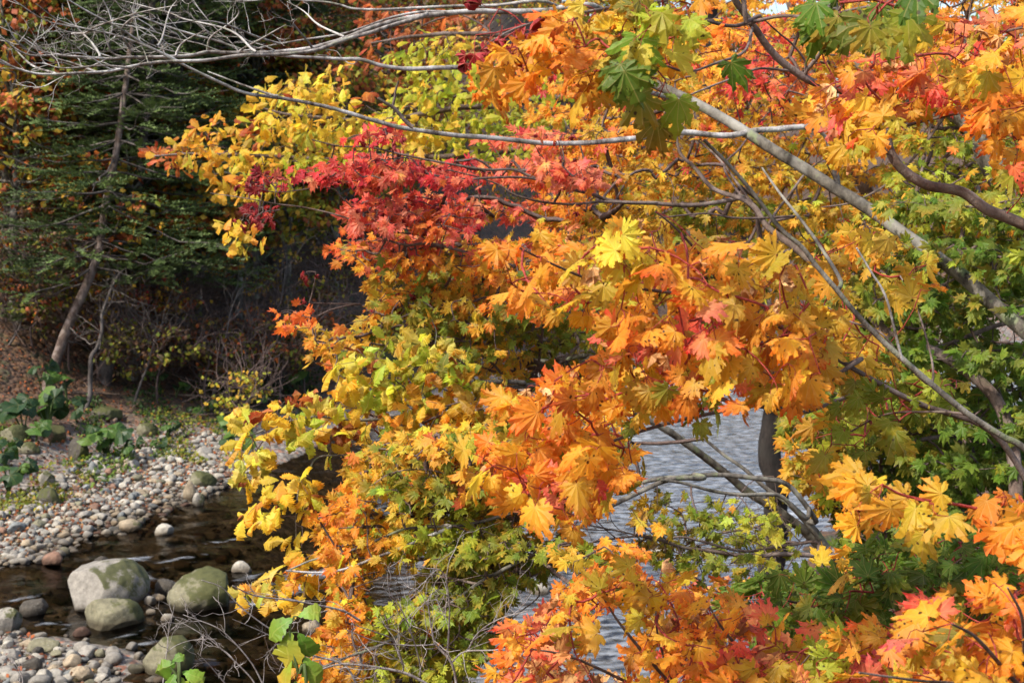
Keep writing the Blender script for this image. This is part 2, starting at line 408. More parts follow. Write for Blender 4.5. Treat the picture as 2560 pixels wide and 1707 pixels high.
ys = np.concatenate([np.arange(6, 11, .3), np.arange(11, 24, .07), np.arange(24, 36, .14), np.arange(36, 66, .5)])
V, Fq = grid_mesh(xs, ys, lambda x, y: water_h(x, y))
hh = height(V[:, 0], V[:, 1], False)
keep = (hh[Fq] < .12).any(1); Fq = Fq[keep]
used = np.unique(Fq); remap = np.zeros(len(V), int); remap[used] = np.arange(len(used)); V = V[used]; Fq = remap[Fq]
foam_sheen = np.zeros(len(V))
for fx, fy, rx, ry in FOAM:
    dz = -math.sin(PITCH) + (853.5 - fy) / FPX * math.cos(PITCH); c = at(fx, fy, -4.5 / dz)
    ca, sa = math.cos(.6), math.sin(.6)
    dx, dy = V[:, 0] - c[0], V[:, 1] - c[1]
    u = (dx * ca + dy * sa) / rx; v = (-dx * sa + dy * ca) / max(ry, .05)
    foam_sheen = np.maximum(foam_sheen, np.exp(-(u * u + v * v)) * (.62 if ry <= .1 else 1.0))
foam_sheen = np.maximum(foam_sheen, .66 * sstep(-2.6, -.3, V[:, 0] + .12 * (V[:, 1] - 14)))  # pale film on the right-hand water: sky reflection painted in, plus aeration
fn = .5 + .5 * snoise(V[:, :2] * np.array([1, 1.4]), 16, 63, 3)
V[:, 2] += foam_sheen * .035 * fn
wm = MB(); wm.add(V, Fq, np.stack([foam_sheen, foam_sheen, foam_sheen, foam_sheen], 1))
m, nt, nd, lk = mat_new("stream_water")
a = N(nd, "ShaderNodeAttribute", attribute_name="Col"); g = N(nd, "ShaderNodeNewGeometry"); pos = g.outputs["Position"]
mp = N(nd, "ShaderNodeMapping"); mp.inputs["Scale"].default_value = (1, 1.9, 1); mp.inputs["Rotation"].default_value = (0, 0, -.45); lk.new(pos, mp.inputs[0])
n1 = noise(nt, mp.outputs[0], 3.2, 4, .6); n2 = noise(nt, mp.outputs[0], 11, 3, .6)
bp = N(nd, "ShaderNodeBump"); bp.inputs["Strength"].default_value = .2; bp.inputs["Distance"].default_value = .05
lk.new(mth(nt, 'ADD', n1, mth(nt, 'MULTIPLY', n2, .22)), bp.inputs["Height"])
fr = N(nd, "ShaderNodeFresnel"); fr.inputs["IOR"].default_value = 1.33; lk.new(bp.outputs[0], fr.inputs["Normal"])
gl = N(nd, "ShaderNodeBsdfGlossy"); gl.inputs["Roughness"].default_value = .06; lk.new(bp.outputs[0], gl.inputs["Normal"])
tp = N(nd, "ShaderNodeBsdfTransparent"); tp.inputs["Color"].default_value = (.44, .37, .28, 1)
mx = N(nd, "ShaderNodeMixShader"); lk.new(fr.outputs[0], mx.inputs[0]); lk.new(tp.outputs[0], mx.inputs[1]); lk.new(gl.outputs[0], mx.inputs[2])
df = N(nd, "ShaderNodeBsdfDiffuse"); df.inputs["Color"].default_value = (.47, .50, .54, 1)
ff = mth(nt, 'MULTIPLY', a.outputs["Fac"], ramp(nt, noise(nt, mp.outputs[0], 5, 4, .55), (.2, .85)))
mx2 = N(nd, "ShaderNodeMixShader"); lk.new(ramp(nt, ff, (.18, .95)), mx2.inputs[0]); lk.new(mx.outputs[0], mx2.inputs[1]); lk.new(df.outputs[0], mx2.inputs[2])
o = N(nd, "ShaderNodeOutputMaterial"); lk.new(mx2.outputs[0], o.inputs[0])
tag(wm.build("water", m), "shallow brown stream water with white riffles", "stream", kind="structure")

# ------------------------------------------------------------------ stones
def ico(sub):
    t = (1 + 5 ** .5) / 2
    v = [(-1, t, 0), (1, t, 0), (-1, -t, 0), (1, -t, 0), (0, -1, t), (0, 1, t), (0, -1, -t), (0, 1, -t), (t, 0, -1), (t, 0, 1), (-t, 0, -1), (-t, 0, 1)]
    f = [(0, 11, 5), (0, 5, 1), (0, 1, 7), (0, 7, 10), (0, 10, 11), (1, 5, 9), (5, 11, 4), (11, 10, 2), (10, 7, 6), (7, 1, 8), (3, 9, 4), (3, 4, 2), (3, 2, 6), (3, 6, 8), (3, 8, 9), (4, 9, 5), (2, 4, 11), (6, 2, 10), (8, 6, 7), (9, 8, 1)]
    v = [np.array(x) / np.linalg.norm(x) for x in v]
    for _ in range(sub):
        mid = {}; nf = []
        def md(a, b):
            k = (min(a, b), max(a, b))
            if k not in mid:
                q = v[a] + v[b]; v.append(q / np.linalg.norm(q)); mid[k] = len(v) - 1
            return mid[k]
        for a, b, c in f:
            x, y, z = md(a, b), md(b, c), md(c, a); nf += [(a, x, z), (b, y, x), (c, z, y), (x, y, z)]
        f = nf
    return np.array(v), np.array(f)
ICO = {k: ico(k) for k in (1, 2, 3, 5)}
def stone_shape(sub, seed, rough=.16, facets=5, cmin=.62):
    V, Fc = ICO[sub]; r = np.random.default_rng(seed); V = V.copy()
    rad = 1 + rough * snoise(V, 1.4, seed, 2, 5)
    V = V * rad[:, None]
    for _ in range(facets):                     # water-worn flats
        n = nrmz(r.normal(size=3)); c = r.uniform(cmin, .92); d = V @ n; over = np.maximum(d - c, 0)
        V -= n * (over * .8)[:, None]
    return V, Fc
def rotz(V, a):
    c, s = math.cos(a), math.sin(a); return V @ np.array([[c, s, 0], [-s, c, 0], [0, 0, 1]])
STONE_COL = {'grey': (165, 160, 152), 'pale': (196, 190, 178), 'tan': (178, 162, 138), 'red': (150, 116, 98), 'blue': (142, 146, 146), 'dark': (88, 82, 74), 'olive': (140, 136, 112)}
def boulder(px, py, wpx, hpx, label, col='grey', mat=None, seed=0, ry=.8, rot=0.0, tilt=0.0, name="boulder", cat="boulder", rough=.16, group=None, depth=.25):
    b = ground_hit(px, py, True)[0]; d = (b - CAM) @ FWD
    w = wpx / FPX * d / 2; h = hpx / FPX * d * .86
    V, Fc = stone_shape(5, seed + 100, rough * 1.25, 8, .66)
    V = V * np.array([w, w * ry, h * (.5 + depth)]) / np.abs(V).max(0)
    if tilt:
        c, s = math.cos(tilt), math.sin(tilt); V = V @ np.array([[c, 0, s], [0, 1, 0], [-s, 0, c]])
    V = rotz(V, rot)
    V += (snoise(V / w, 4, seed + 7, 3) * .045 + snoise(V / w, 15, seed + 8, 2) * .014)[:, None] * nrmz(V) * w
    V[:, 2] += h - V[:, 2].max()
    b = b + np.array([0, w * ry * .8, 0])
    mb = MB(); mb.add(V, Fc, lin(STONE_COL[col]) * .62)
    o = mb.build(name, mat or M_ROCK); o.location = b
    return tag(o, label, cat, group)
BL = [
 (240, 1532, 222, 126, "largest pale boulder in the stream, rounded with a moss cap at its right", 'grey', M_ROCKSOME, 1, .85, .1),
 (488, 1532, 172, 108, "round boulder with thick green moss on its right side, standing in the stream", 'olive', M_ROCKMOSS, 2, .9, -.2),
 (272, 1578, 152, 74, "low speckled boulder in front of the largest pale boulder", 'olive', M_ROCKSOME, 3, .8, .2),
 (82, 1546, 78, 46, "small dark wet boulder left of the largest pale boulder", 'dark', M_ROCK, 4, .8, .3),
 (416, 1692, 132, 104, "upright mossy boulder in the shallow water nearest the bottom edge", 'olive', M_ROCKMOSS, 5, .9, .3),
 (602, 1432, 52, 30, "pale smooth stone alone in the dark water behind the mossy boulder", 'pale', M_ROCK, 6, .8, 0),
 (4, 1590, 74, 66, "grey stone cut by the left edge beside the near gravel bar", 'grey', M_ROCKSOME, 7, .9, 0),
 (782, 1590, 60, 42, "tan angular stone in the water under the hanging green leaf", 'tan', M_ROCK, 8, .8, .4),
 (130, 1416, 58, 34, "flat reddish stone at the water edge of the far gravel bar", 'red', M_ROCK, 9, .8, 0),
 (418, 1556, 40, 18, "low pinkish stone in the water below the round mossy boulder", 'pale', M_ROCK, 10, .8, 0),
 (374, 1518, 30, 24, "small grey stone in the gap between the two big boulders", 'grey', M_ROCK, 11, .8, 0),
 (394, 1508, 36, 20, "small tan stone in the gap between the two big boulders", 'tan', M_ROCK, 12, .8, 0),
 (374, 1542, 28, 14, "little white stone just left of the low pinkish stone", 'pale', M_ROCK, 13, .8, 0),
 (246, 1412, 40, 20, "half drowned brown stone beside the upper riffle", 'dark', M_ROCK, 14, .8, 0),
 (410, 1490, 60, 44, "dark wet stone half hidden behind the round mossy boulder", 'dark', M_ROCK, 15, .8, 0),
 (112, 1222, 46, 52, "tall smooth grey stone leaning beside the butterbur clump", 'grey', M_ROCKDRY, 16, .7, .2),
 (114, 1268, 66, 54, "brown mossy stone at the back of the gravel bar", 'dark', M_ROCKDRY, 17, .8, 0),
 (474, 1252, 34, 58, "pointed tan stone standing upright on the tip of the gravel bar", 'tan', M_ROCK, 18, .6, .1),
 (496, 1268, 34, 38, "round grey stone right of the pointed tan stone", 'grey', M_ROCKSOME, 19, .8, .1),
 (500, 1220, 74, 48, "broad dark stone at the water edge behind the pointed tan stone", 'olive', M_ROCKDRY, 20, .8, .1),
 (406, 1340, 52, 32, "flat topped pale stone at the water edge of the far bar", 'pale', M_ROCK, 21, .8, .5),
 (316, 1330, 66, 30, "low tan stone with green algae on the far bar", 'tan', M_ROCKSOME, 22, .8, .1),
 (90, 1322, 40, 26, "olive stone lying on the left of the far bar", 'olive', M_ROCK, 23, .8, .1),
 (34, 1340, 52, 30, "bluish slab leaning on the far bar near the left edge", 'blue', M_ROCK, 24, .6, .5),
 (26, 1108, 84, 56, "mossy boulder at the left edge below the butterbur leaves", 'olive', M_ROCKDRY, 25, .9, .1),
 (126, 1106, 66, 48, "brown boulder with yellow herbs, below the tall butterbur leaves", 'red', M_ROCKDRY, 26, .9, .1),
 (195, 1152, 58, 66, "squared boulder with a yellow moss streak beside the butterbur", 'dark', M_ROCKDRY, 27, .8, .1),
 (364, 1092, 56, 40, "dome shaped mossy boulder at the foot of the far bank", 'olive', M_ROCKDRY, 28, .9, .1),
 (258, 1056, 80, 36, "long dark boulder under the far bank", 'dark', M_ROCKDRY, 29, .8, .1),
 (60, 1138, 66, 32, "low yellow mossed stone beside the left butterbur leaves", 'olive', M_ROCKDRY, 30, .8, .1),
 (325, 1176, 44, 26, "grey block at the back of the gravel bar under green leaves", 'grey', M_ROCK, 31, .8, .1),
 (240, 1160, 32, 28, "round dusky stone right of the squared boulder", 'grey', M_ROCK, 32, .8, .1),
 (232, 1196, 24, 36, "upright bluish stone on the back of the gravel bar", 'blue', M_ROCK, 33, .7, .1),
 (362, 1136, 40, 26, "grey stone touching the right side of the bright butterbur clump", 'grey', M_ROCK, 34, .8, .1),
 (508, 1142, 46, 26, "grey stone farthest right at the back of the bar", 'grey', M_ROCK, 35, .8, .1),
 (100, 1634, 84, 34, "broad flat stone at the back of the near gravel bar", 'olive', M_ROCKSOME, 36, .8, .1),
 (76, 1682, 58, 32, "dark slab lying in the middle of the near gravel bar", 'dark', M_ROCK, 37, .7, .5),
 (196, 1712, 66, 46, "large smooth cream stone at the bottom edge of the near bar", 'tan', M_ROCK, 38, .8, .1),
 (130, 1690, 52, 30, "tan stone left of the large smooth cream stone", 'tan', M_ROCK, 39, .8, .1),
 (1650, 1395, 84, 26, "low grey stone in the stream seen below the pale limb", 'pale', M_ROCK, 40, .8, .1),
 (1350, 1490, 60, 30, "whitish stone in the stream behind the lower orange leaves", 'pale', M_ROCK, 41, .8, .1),
 (1290, 1150, 90, 40, "pale stone on the far shore glimpsed through the orange leaves", 'pale', M_ROCK, 42, .8, .1),
 (940, 930, 130, 80, "dark rock of the far bank in a gap of the yellow oak leaves", 'dark', M_ROCKDRY, 43, .8, .1),
 (1450, 940, 110, 40, "bluish rock across the stream in a gap of the leaves", 'blue', M_ROCK, 44, .8, .1),
]
BPOS = []
for b in BL:
    o = boulder(b[0], b[1], b[2], b[3], b[4], b[5], b[6], b[7], b[8], b[9]); BPOS.append((o.location[0], o.location[1], b[2] / FPX * 18 / 2))

def in_poly(x, y, poly):
    x = np.asarray(x); y = np.asarray(y); ins = np.zeros(x.shape, bool); n = len(poly)
    for i in range(n):
        x1, y1 = poly[i]; x2, y2 = poly[i - 1]
        if y1 == y2: continue
        c = ((y1 > y) != (y2 > y)) & (x < (x2 - x1) * (y - y1) / (y2 - y1) + x1); ins ^= c
    return ins
def sample_poly(poly, n, jit=.5):
    poly = np.asarray(poly, float); lo = poly.min(0); hi = poly.max(0)
    x = poly[:, 0]; y = poly[:, 1]; A = abs(np.dot(x, np.roll(y, 1)) - np.dot(y, np.roll(x, 1))) / 2
    c = math.sqrt(A / n); gx = np.arange(lo[0], hi[0] + c, c); gy = np.arange(lo[1], hi[1] + c, c)
    X, Y = np.meshgrid(gx, gy); X = X + c * rng.uniform(-jit, jit, X.shape) + (np.arange(len(gy)) % 2)[:, None] * c * .5; Y = Y + c * rng.uniform(-jit, jit, Y.shape)
    m = in_poly(X, Y, poly); return np.stack([X[m], Y[m]], 1)

FARBAR = [(-260, 1480), (0, 1426), (150, 1408), (232, 1378), (404, 1342), (445, 1275), (548, 1238), (630, 1190), (600, 1130), (540, 1085), (430, 1085), (330, 1120), (200, 1170), (110, 1215), (40, 1280), (-260, 1340)]
NEARBAR = [(-260, 1540), (0, 1562), (110, 1605), (315, 1650), (285, 1730), (240, 1800), (-260, 1800)]
stones = []
def pebbles(poly, n, lo, hi, pw):
    q = sample_poly(poly, n, .75); P = ground_hit(q[:, 0], q[:, 1])
    s = lo + (hi - lo) * rng.uniform(0, 1, len(P)) ** pw
    return P, s
P1, s1_ = pebbles(FARBAR, 5200, .02, .09, 3.0); P2, s2_ = pebbles(NEARBAR, 900, .022, .10, 2.2)
PP = np.vstack([P1, P2]); SS = np.concatenate([s1_, s2_]); which = np.concatenate([np.zeros(len(P1), int), np.ones(len(P2), int)])
# keep clear of the boulders
ok = np.ones(len(PP), bool)
for bx, by, br in BPOS: ok &= np.hypot(PP[:, 0] - bx, PP[:, 1] - by) > br * .7
PP, SS, which = PP[ok], SS[ok], which[ok]
# drop pebbles that sink in one another: keep big first
order = np.argsort(-SS); keep = []; 
for i in order:
    if keep:
        k = np.array(keep); d = np.hypot(PP[k, 0] - PP[i, 0], PP[k, 1] - PP[i, 1])
        if (d < (SS[k] + SS[i]) * .62).any(): continue
    keep.append(i)
PP, SS, which = PP[keep], SS[keep], which[keep]
kinds = ['grey', 'pale', 'tan', 'red', 'blue', 'olive', 'dark']
ck = rng.choice(len(kinds), len(PP), p=[.36, .26, .15, .045, .115, .04, .03])
ppx, ppy, pdd = to_px(PP)
vis = (ppx > -10) & (ppx < 640) & (ppy < 1715)
app = np.where(vis, SS / pdd, 0); big = set(np.argsort(-app)[:270].tolist())
PROT = {k: [stone_shape(k, 300 + i, .24, 8) for i in range(9)] for k in (1, 2, 3)}
words = {'grey': "smooth grey", 'pale': "whitish", 'tan': "tan", 'red': "reddish brown", 'blue': "bluish grey", 'olive': "olive grey", 'dark': "dark"}
restg = MB()
for i in range(len(PP)):
    s = SS[i]; sub = 3 if i in big else (2 if app[i] > 0.0022 else 1)
    V, Fc = PROT[sub][rng.integers(9)]
    V = V * np.array([1, rng.uniform(.65, 1), rng.uniform(.45, .75)]) * s
    ax = rng.uniform(-.35, .35); c_, s__ = math.cos(ax), math.sin(ax)
    V = rotz(V @ np.array([[c_, 0, s__], [0, 1, 0], [-s__, 0, c_]]), rng.uniform(0, 6.28))
    V[:, 2] -= V[:, 2].min() + s * .25
    col = lin(STONE_COL[kinds[ck[i]]]) * .66 * rng.uniform(.75, 1.12)
    if i in big:
        mb = MB(); mb.add(V, Fc, col); o = mb.build("pebble", M_ROCK); o.location = PP[i]
        wh = "on the gravel bar across the stream" if which[i] == 0 else "on the near gravel bar at the bottom left"
        tag(o, f"one of the larger {words[kinds[ck[i]]]} pebbles {wh}", "pebble",
            f"{words[kinds[ck[i]]]} pebbles " + ("of the far bar" if which[i] == 0 else "of the near bar"))
    else:
        restg.add(V + PP[i], Fc, col)
for poly, n, lo, hi in ((FARBAR, 5200, .012, .03), (NEARBAR, 1500, .01, .028)):
    P, s = pebbles(poly, n, lo, hi, 1.5); V, Fc = PROT[1][0]
    for i in range(len(P)):
        Q = V * np.array([1, rng.uniform(.6, 1), rng.uniform(.5, .8)]) * s[i]
        restg.add(rotz(Q, rng.uniform(0, 6)) + P[i] + np.array([0, 0, s[i] * .2]), Fc, lin(STONE_COL[kinds[rng.integers(0, 6)]]) * .6 * rng.uniform(.6, 1.1))
q = sample_poly([(-60, 1470), (200, 1430), (420, 1390), (560, 1290), (680, 1320), (680, 1720), (340, 1720), (320, 1640), (0, 1550)], 420, .8)
P = ground_hit(q[:, 0], q[:, 1]); P = P[P[:, 2] < .02]
for i in range(len(P)):
    s = .03 + .10 * rng.uniform() ** 2.5; V, Fc = PROT[2][rng.integers(9)]
    restg.add(rotz(V * np.array([1, rng.uniform(.65, 1), rng.uniform(.5, .8)]) * s, rng.uniform(0, 6)) + P[i] + np.array([0, 0, s * .3]), Fc, lin(STONE_COL[kinds[rng.integers(0, 7)]]) * .6 * rng.uniform(.5, 1.0))
tag(restg.build("gravel", M_ROCK), "small mixed gravel between the larger pebbles of both bars", "gravel", kind="stuff")

# ------------------------------------------------------------------ leaf templates
def tmpl_maple(ang, ln, sinus=.5, teeth=2, width=1.0):
    V = [(0, 0)]; vein = [1.0]; T = []
    def add(p, v): V.append(tuple(p)); vein.append(v); return len(V) - 1
    def pol(a, r): return np.array([math.sin(math.radians(a)) * r, math.cos(math.radians(a)) * r])
    lobes = sorted(zip(ang, ln)); nl = len(lobes)
    sin_pts = []
    a0, l0 = lobes[0]; a1, l1 = lobes[-1]
    sin_pts.append(add(pol(a0 - 32, l0 * .42), 0))
    for (aa, la), (ab, lb) in zip(lobes[:-1], lobes[1:]): sin_pts.append(add(pol((aa + ab) / 2, min(la, lb) * sinus), .0))
    sin_pts.append(add(pol(a1 + 32, l1 * .42), 0))
    for i, (a, l) in enumerate(lobes):
        m1 = add(pol(a, l * .45), 1); m2 = add(pol(a, l * .74), 1); tp = add(pol(a, l), 1)
        for S, sgn in ((sin_pts[i], -1), (sin_pts[i + 1], 1)):
            s = np.array(V[S]); t = np.array(V[tp]); dirn = t - s; L = np.linalg.norm(dirn); nrm = np.array([dirn[1], -dirn[0]]) / L
            c = pol(a, l * .6)
            if (((s + t) / 2 - c) @ nrm) < 0: nrm = -nrm
            e = []
            if teeth == 0: e.append(add(s + dirn * .45 + nrm * .13 * L * width, 0))
            else:
                for k in range(teeth):
                    f = (k + .62) / (teeth + .55); bul = .20 * math.sin(math.pi * min(f * 1.02, 1)) * (1 - .25 * f)
                    e.append(add(s + dirn * f + nrm * bul * L * width, 0))
                    e.append(add(s + dirn * (f + .05) + nrm * (bul - .085) * L * width, 0))
            T.append((0, S, m1))
            h = max(1, len(e) // 2); prev = S
            for q in e[:h]: T.append((m1, prev, q)); prev = q
            T.append((m1, prev, m2))
            for q in e[h:]: T.append((m2, prev, q)); prev = q
            T.append((m2, prev, tp))
    V = np.array(V); V3 = np.column_stack([V, np.zeros(len(V))])
    return V3, np.array(T), np.array(vein)
def tmpl_blade(n, wid, teeth=.0, shape=(.62,)):
    """oak-like blade: midrib plus toothed edges; widest beyond the middle"""
    V = []; vein = []; T = []
    ys_ = np.linspace(0, 1, n); mid = []; L = []; R = []
    for i, y in enumerate(ys_):
        V.append((0, y)); vein.append(1); mid.append(len(V) - 1)
    def w(y): return wid * (max(0, math.sin(math.pi * min(1, y ** 1.35 * .97 + .015))) ** .8)
    for sgn, lst in ((-1, L), (1, R)):
        for i, y in enumerate(ys_[1:-1], 1):
            V.append((sgn * w(y) * (1 - teeth), y - .02)); vein.append(0); a = len(V) - 1
            V.append((sgn * w(y) * (1 + teeth * .6), y + .6 / n)); vein.append(.06); b = len(V) - 1
            lst.append((a, b))
        prev = mid[0]
        for i, (a, b) in enumerate(lst):
            T += [(mid[i], prev, mid[i + 1]) if i == 0 else (mid[i], prev, mid[i + 1]), (prev, a, mid[i + 1]), (a, b, mid[i + 1])]; prev = b
        T.append((mid[-2], prev, mid[-1]))
    V = np.array(V, float); return np.column_stack([V, np.zeros(len(V))]), np.array(T), np.array(vein, float)
def tmpl_round(n=14, notch=.25):
    """butterbur / vine leaf: kidney outline"""
    V = [(0, 0)]; vein = [1]; T = []
    th = np.linspace(-math.pi + notch, math.pi - notch, n); ring1 = []; ring2 = []
    for i, t in enumerate(th):
        r = (.62 + .38 * math.cos(t * .5) ** .5) * (1 + (.05 if i % 2 else -.03))
        V.append((math.sin(t) * r * .5, math.cos(t) * r * .5)); vein.append(1 if i % 2 else .3); ring1.append(len(V) - 1)
        V.append((math.sin(t) * r, math.cos(t) * r)); vein.append(.9 if i % 2 else 0); ring2.append(len(V) - 1)
    for i in range(n - 1):
        T += [(0, ring1[i], ring1[i + 1]), (ring1[i], ring2[i], ring2[i + 1]), (ring1[i], ring2[i + 1], ring1[i + 1])]
    V = np.array(V, float); return np.column_stack([V, np.zeros(len(V))]), np.array(T), np.array(vein, float)
TM = {
 'near9': tmpl_maple([0, 27, -27, 55, -55, 86, -86, 122, -122], [1, .96, .94, .85, .82, .66, .68, .44, .46], .58, 3, 1.0),
 'near7': tmpl_maple([0, 33, -33, 68, -68, 108, -108], [1, .93, .95, .75, .73, .46, .44], .52, 3, 1.0),
 'mid7': tmpl_maple([0, 34, -34, 70, -70, 110, -110], [1, .92, .92, .72, .72, .44, .44], .45, 1),
 'low7': tmpl_maple([0, 36, -36, 74, -74, 112, -112], [1, .9, .92, .7, .7, .42, .42], .42, 0),
 'oak': tmpl_blade(11, .27, .26), 'oaklow': tmpl_blade(5, .27, .16), 'ovate': tmpl_blade(8, .36, .06), 'round': tmpl_round(),
 'quad': (np.array([(0, 0, 0), (-.38, .5, .05), (.38, .5, .05), (0, 1, 0.0)], float), np.array([(0, 2, 1), (1, 2, 3)]), np.array([1, 0, 0, 1.0])),
}
def orient(n, tip, nrm, jt, jn):
    t = nrmz(np.asarray(tip, float) + rng.normal(size=(n, 3)) * jt); u = nrmz(np.asarray(nrm, float) + rng.normal(size=(n, 3)) * jn)
    x = nrmz(np.cross(t, u)); z = np.cross(x, t)
    return np.stack([x, t, z], -1)
def leaves(mb, key, pos, R, size, c0, c1, fold=(.05, .3), ky=(.1, 1.0), kx=(-.3, .9), wave=.06, tpow=1.4, secvar=.35):
    V, T, vein = TM[key]; n = len(pos); K = len(V)
    if n == 0: return
    u = lambda a: rng.uniform(a[0], a[1], (n, 1))
    x = np.tile(V[:, 0], (n, 1)) * rng.uniform(.85, 1.12, (n, 1)); y = np.tile(V[:, 1], (n, 1))
    if K > 20:
        tt = np.arctan2(V[:, 0], V[:, 1])[None]; wv = 1 + .10 * np.sin(2 * tt + u((0, 6.28))) + .08 * np.sin(4 * tt + u((0, 6.28))); x = x * wv; y = y * wv
    rr = np.hypot(V[:, 0], V[:, 1])[None]; th = np.arctan2(V[:, 0], V[:, 1])[None]
    x = x + .05 * rr * rng.normal(size=(n, K)) * (K > 20); y = y + .04 * rr * rng.normal(size=(n, K)) * (K > 20)
    z = V[:, 2][None] + (vein[None] - 1) * u(fold) * rr * .6 + wave * rr * np.sin(3 * th + u((0, 6.28))) + wave * .6 * rr * np.sin(5 * th + u((0, 6.28)))
    k = u(ky); k = np.where(np.abs(k) < .02, .02, k); s, c = np.sin(k * y), np.cos(k * y)
    y2 = s / k + z * s; z2 = z * c - (1 - c) / k
    k = u(kx); k = np.where(np.abs(k) < .02, .02, k); s, c = np.sin(k * x), np.cos(k * x)
    x2 = s / k + z2 * s; z3 = z2 * c - (1 - c) / k
    L = np.stack([x2, y2, z3], -1) * np.asarray(size)[:, None, None]
    P = np.asarray(pos)[:, None] + np.einsum('nij,nkj->nki', R, L)
    t = np.clip(rr ** tpow + secvar * np.sin(th + u((0, 6.28))) * rr, 0, 1)[..., None]
    C = np.asarray(c0)[:, None] * (1 - t) + np.asarray(c1)[:, None] * t
    C = np.concatenate([C, np.tile(vein, (n, 1))[..., None]], -1)
    U = np.stack([np.broadcast_to(V[:, 0], (n, K)), np.broadcast_to(V[:, 1], (n, K)), np.broadcast_to(rng.uniform(0, 300, (n, 1)), (n, K))], -1)
    Fc = (np.arange(n) * K)[:, None, None] + T[None]
    mb.add(P.reshape(-1, 3), Fc.reshape(-1, 3), C.reshape(-1, 4), U.reshape(-1, 3))

PAL = {   # (centre, tip) as the leaf's own colour
 'orange': [((244, 168, 40), (240, 120, 30)), ((240, 150, 36), (236, 100, 34)), ((246, 180, 44), (242, 140, 40))],
 'gold': [((236, 190, 44), (238, 168, 38)), ((228, 178, 44), (238, 150, 34)), ((214, 182, 56), (232, 172, 42)), ((206, 176, 50), (226, 160, 40))],
 'yellow': [((240, 214, 50), (242, 200, 40)), ((232, 210, 64), (240, 190, 40)), ((222, 208, 60), (238, 208, 60))],
 'paleyellow': [((238, 222, 110), (240, 205, 60)), ((214, 206, 90), (240, 214, 70)), ((196, 196, 80), (236, 206, 60))],
 'lime': [((176, 186, 48), (206, 196, 50)), ((190, 196, 56), (216, 204, 50)), ((160, 172, 44), (196, 186, 48))],
 'olive': [((128, 140, 38), (176, 152, 42)), ((140, 148, 40), (190, 146, 40)), ((120, 134, 40), (146, 142, 40))],
 'green': [((98, 122, 34), (118, 132, 38)), ((88, 112, 34), (106, 124, 36)), ((116, 136, 42), (134, 142, 44))],
 'dkgreen': [((60, 88, 32), (74, 98, 34)), ((52, 80, 34), (70, 94, 36))],
 'umber': [((112, 76, 46), (88, 58, 38)), ((128, 88, 50), (98, 68, 42)), ((104, 92, 50), (90, 72, 40))],
 'pink': [((244, 150, 90), (236, 92, 84)), ((238, 120, 84), (232, 84, 88)), ((246, 168, 96), (240, 108, 90))],
  'salmon': [((244, 150, 104), (238, 112, 88)), ((240, 132, 96), (236, 104, 100))],
 'red': [((232, 92, 66), (222, 62, 66)), ((236, 110, 70), (226, 76, 84)), ((222, 64, 64), (216, 50, 70))],
 'vermil': [((238, 110, 40), (228, 72, 42)), ((240, 124, 44), (232, 88, 50))],
 'crimson': [((140, 24, 34), (116, 16, 28)), ((156, 30, 36), (130, 22, 32))],
 'tan': [((224, 180, 120), (206, 140, 84)), ((214, 160, 96), (180, 100, 56))],
 'brown': [((150, 86, 40), (120, 60, 30)), ((170, 100, 44), (140, 70, 30))],
 'rust': [((206, 120, 40), (184, 84, 36)), ((190, 100, 40), (160, 70, 34))],
}
WARM = {'orange': 1.2, 'gold': 1.08, 'vermil': 1.4, 'pink': 1.1, 'red': 1.0, 'yellow': 1.0, 'green': 1.15, 'olive': 1.1, 'lime': 1.05}
def leafcol(k, c):
    c = lin(c) * .90; c[1] *= WARM.get(k, 1.0); g_ = c @ np.array([.3, .6, .1]); c = c * .96 + g_ * .04
    return c
PALL = {k: [(leafcol(k, a), leafcol(k, b)) for a, b in v] for k, v in PAL.items()}
def pick_cols(px, py, ctrl, power=3.0, jit=.12):
    n = len(px); D = np.stack([np.hypot(px - c[0], py - c[1]) / (c[3] if len(c) > 3 else 1) for c in ctrl], 1) + 12
    Wt = D ** -power; Wt /= Wt.sum(1, keepdims=True); u = rng.uniform(size=(n, 1)); idx = (np.cumsum(Wt, 1) < u).sum(1).clip(0, len(ctrl) - 1)
    c0 = np.zeros((n, 3)); c1 = np.zeros((n, 3))
    for i in range(n):
        a, b = random.choice(PALL[ctrl[idx[i]][2]]); c0[i] = a; c1[i] = b
    j = 1 + jit * rng.normal(size=(n, 1)); h = 1 + .1 * rng.normal(size=(n, 3))
    return np.clip(c0 * j * h, 0, .95), np.clip(c1 * j * h, 0, .95)

# ------------------------------------------------------------------ tree building from traced limbs
def limb3(pts, d0, d1):
    """traced limb: (px, py[, depth]) list, depth runs d0..d1 where not given"""
    n = len(pts); acc = [0]
    for a, b in zip(pts[:-1], pts[1:]): acc.append(acc[-1] + math.hypot(b[0] - a[0], b[1] - a[1]))
    d = [p[2] if len(p) > 2 else d0 + (d1 - d0) * acc[i] / acc[-1] for i, p in enumerate(pts)]
    return at([p[0] for p in pts], [p[1] for p in pts], d)
def connect(nodes, seeds, back=0.0):
    """attach every node to its nearest seed or nearer node: a twig tree"""
    n = len(nodes); d2s = np.empty(n); par = np.full(n, -1); src = np.zeros((n, 3))
    for i in range(n):
        q = np.linalg.norm(seeds - nodes[i], axis=1); j = q.argmin(); d2s[i] = q[j]; src[i] = seeds[j]
    order = np.argsort(d2s); done = []
    for i in order:
        if done:
            k = np.array(done); q = np.linalg.norm(nodes[k] - nodes[i], axis=1); j = q.argmin()
            if q[j] + .35 * d2s[k[j]] < d2s[i] * 1.0: par[i] = k[j]; src[i] = nodes[k[j]]
        done.append(i)
    cnt = np.ones(n)
    for i in order[::-1]:
        if par[i] >= 0: cnt[par[i]] += cnt[i]
    return src, cnt, par
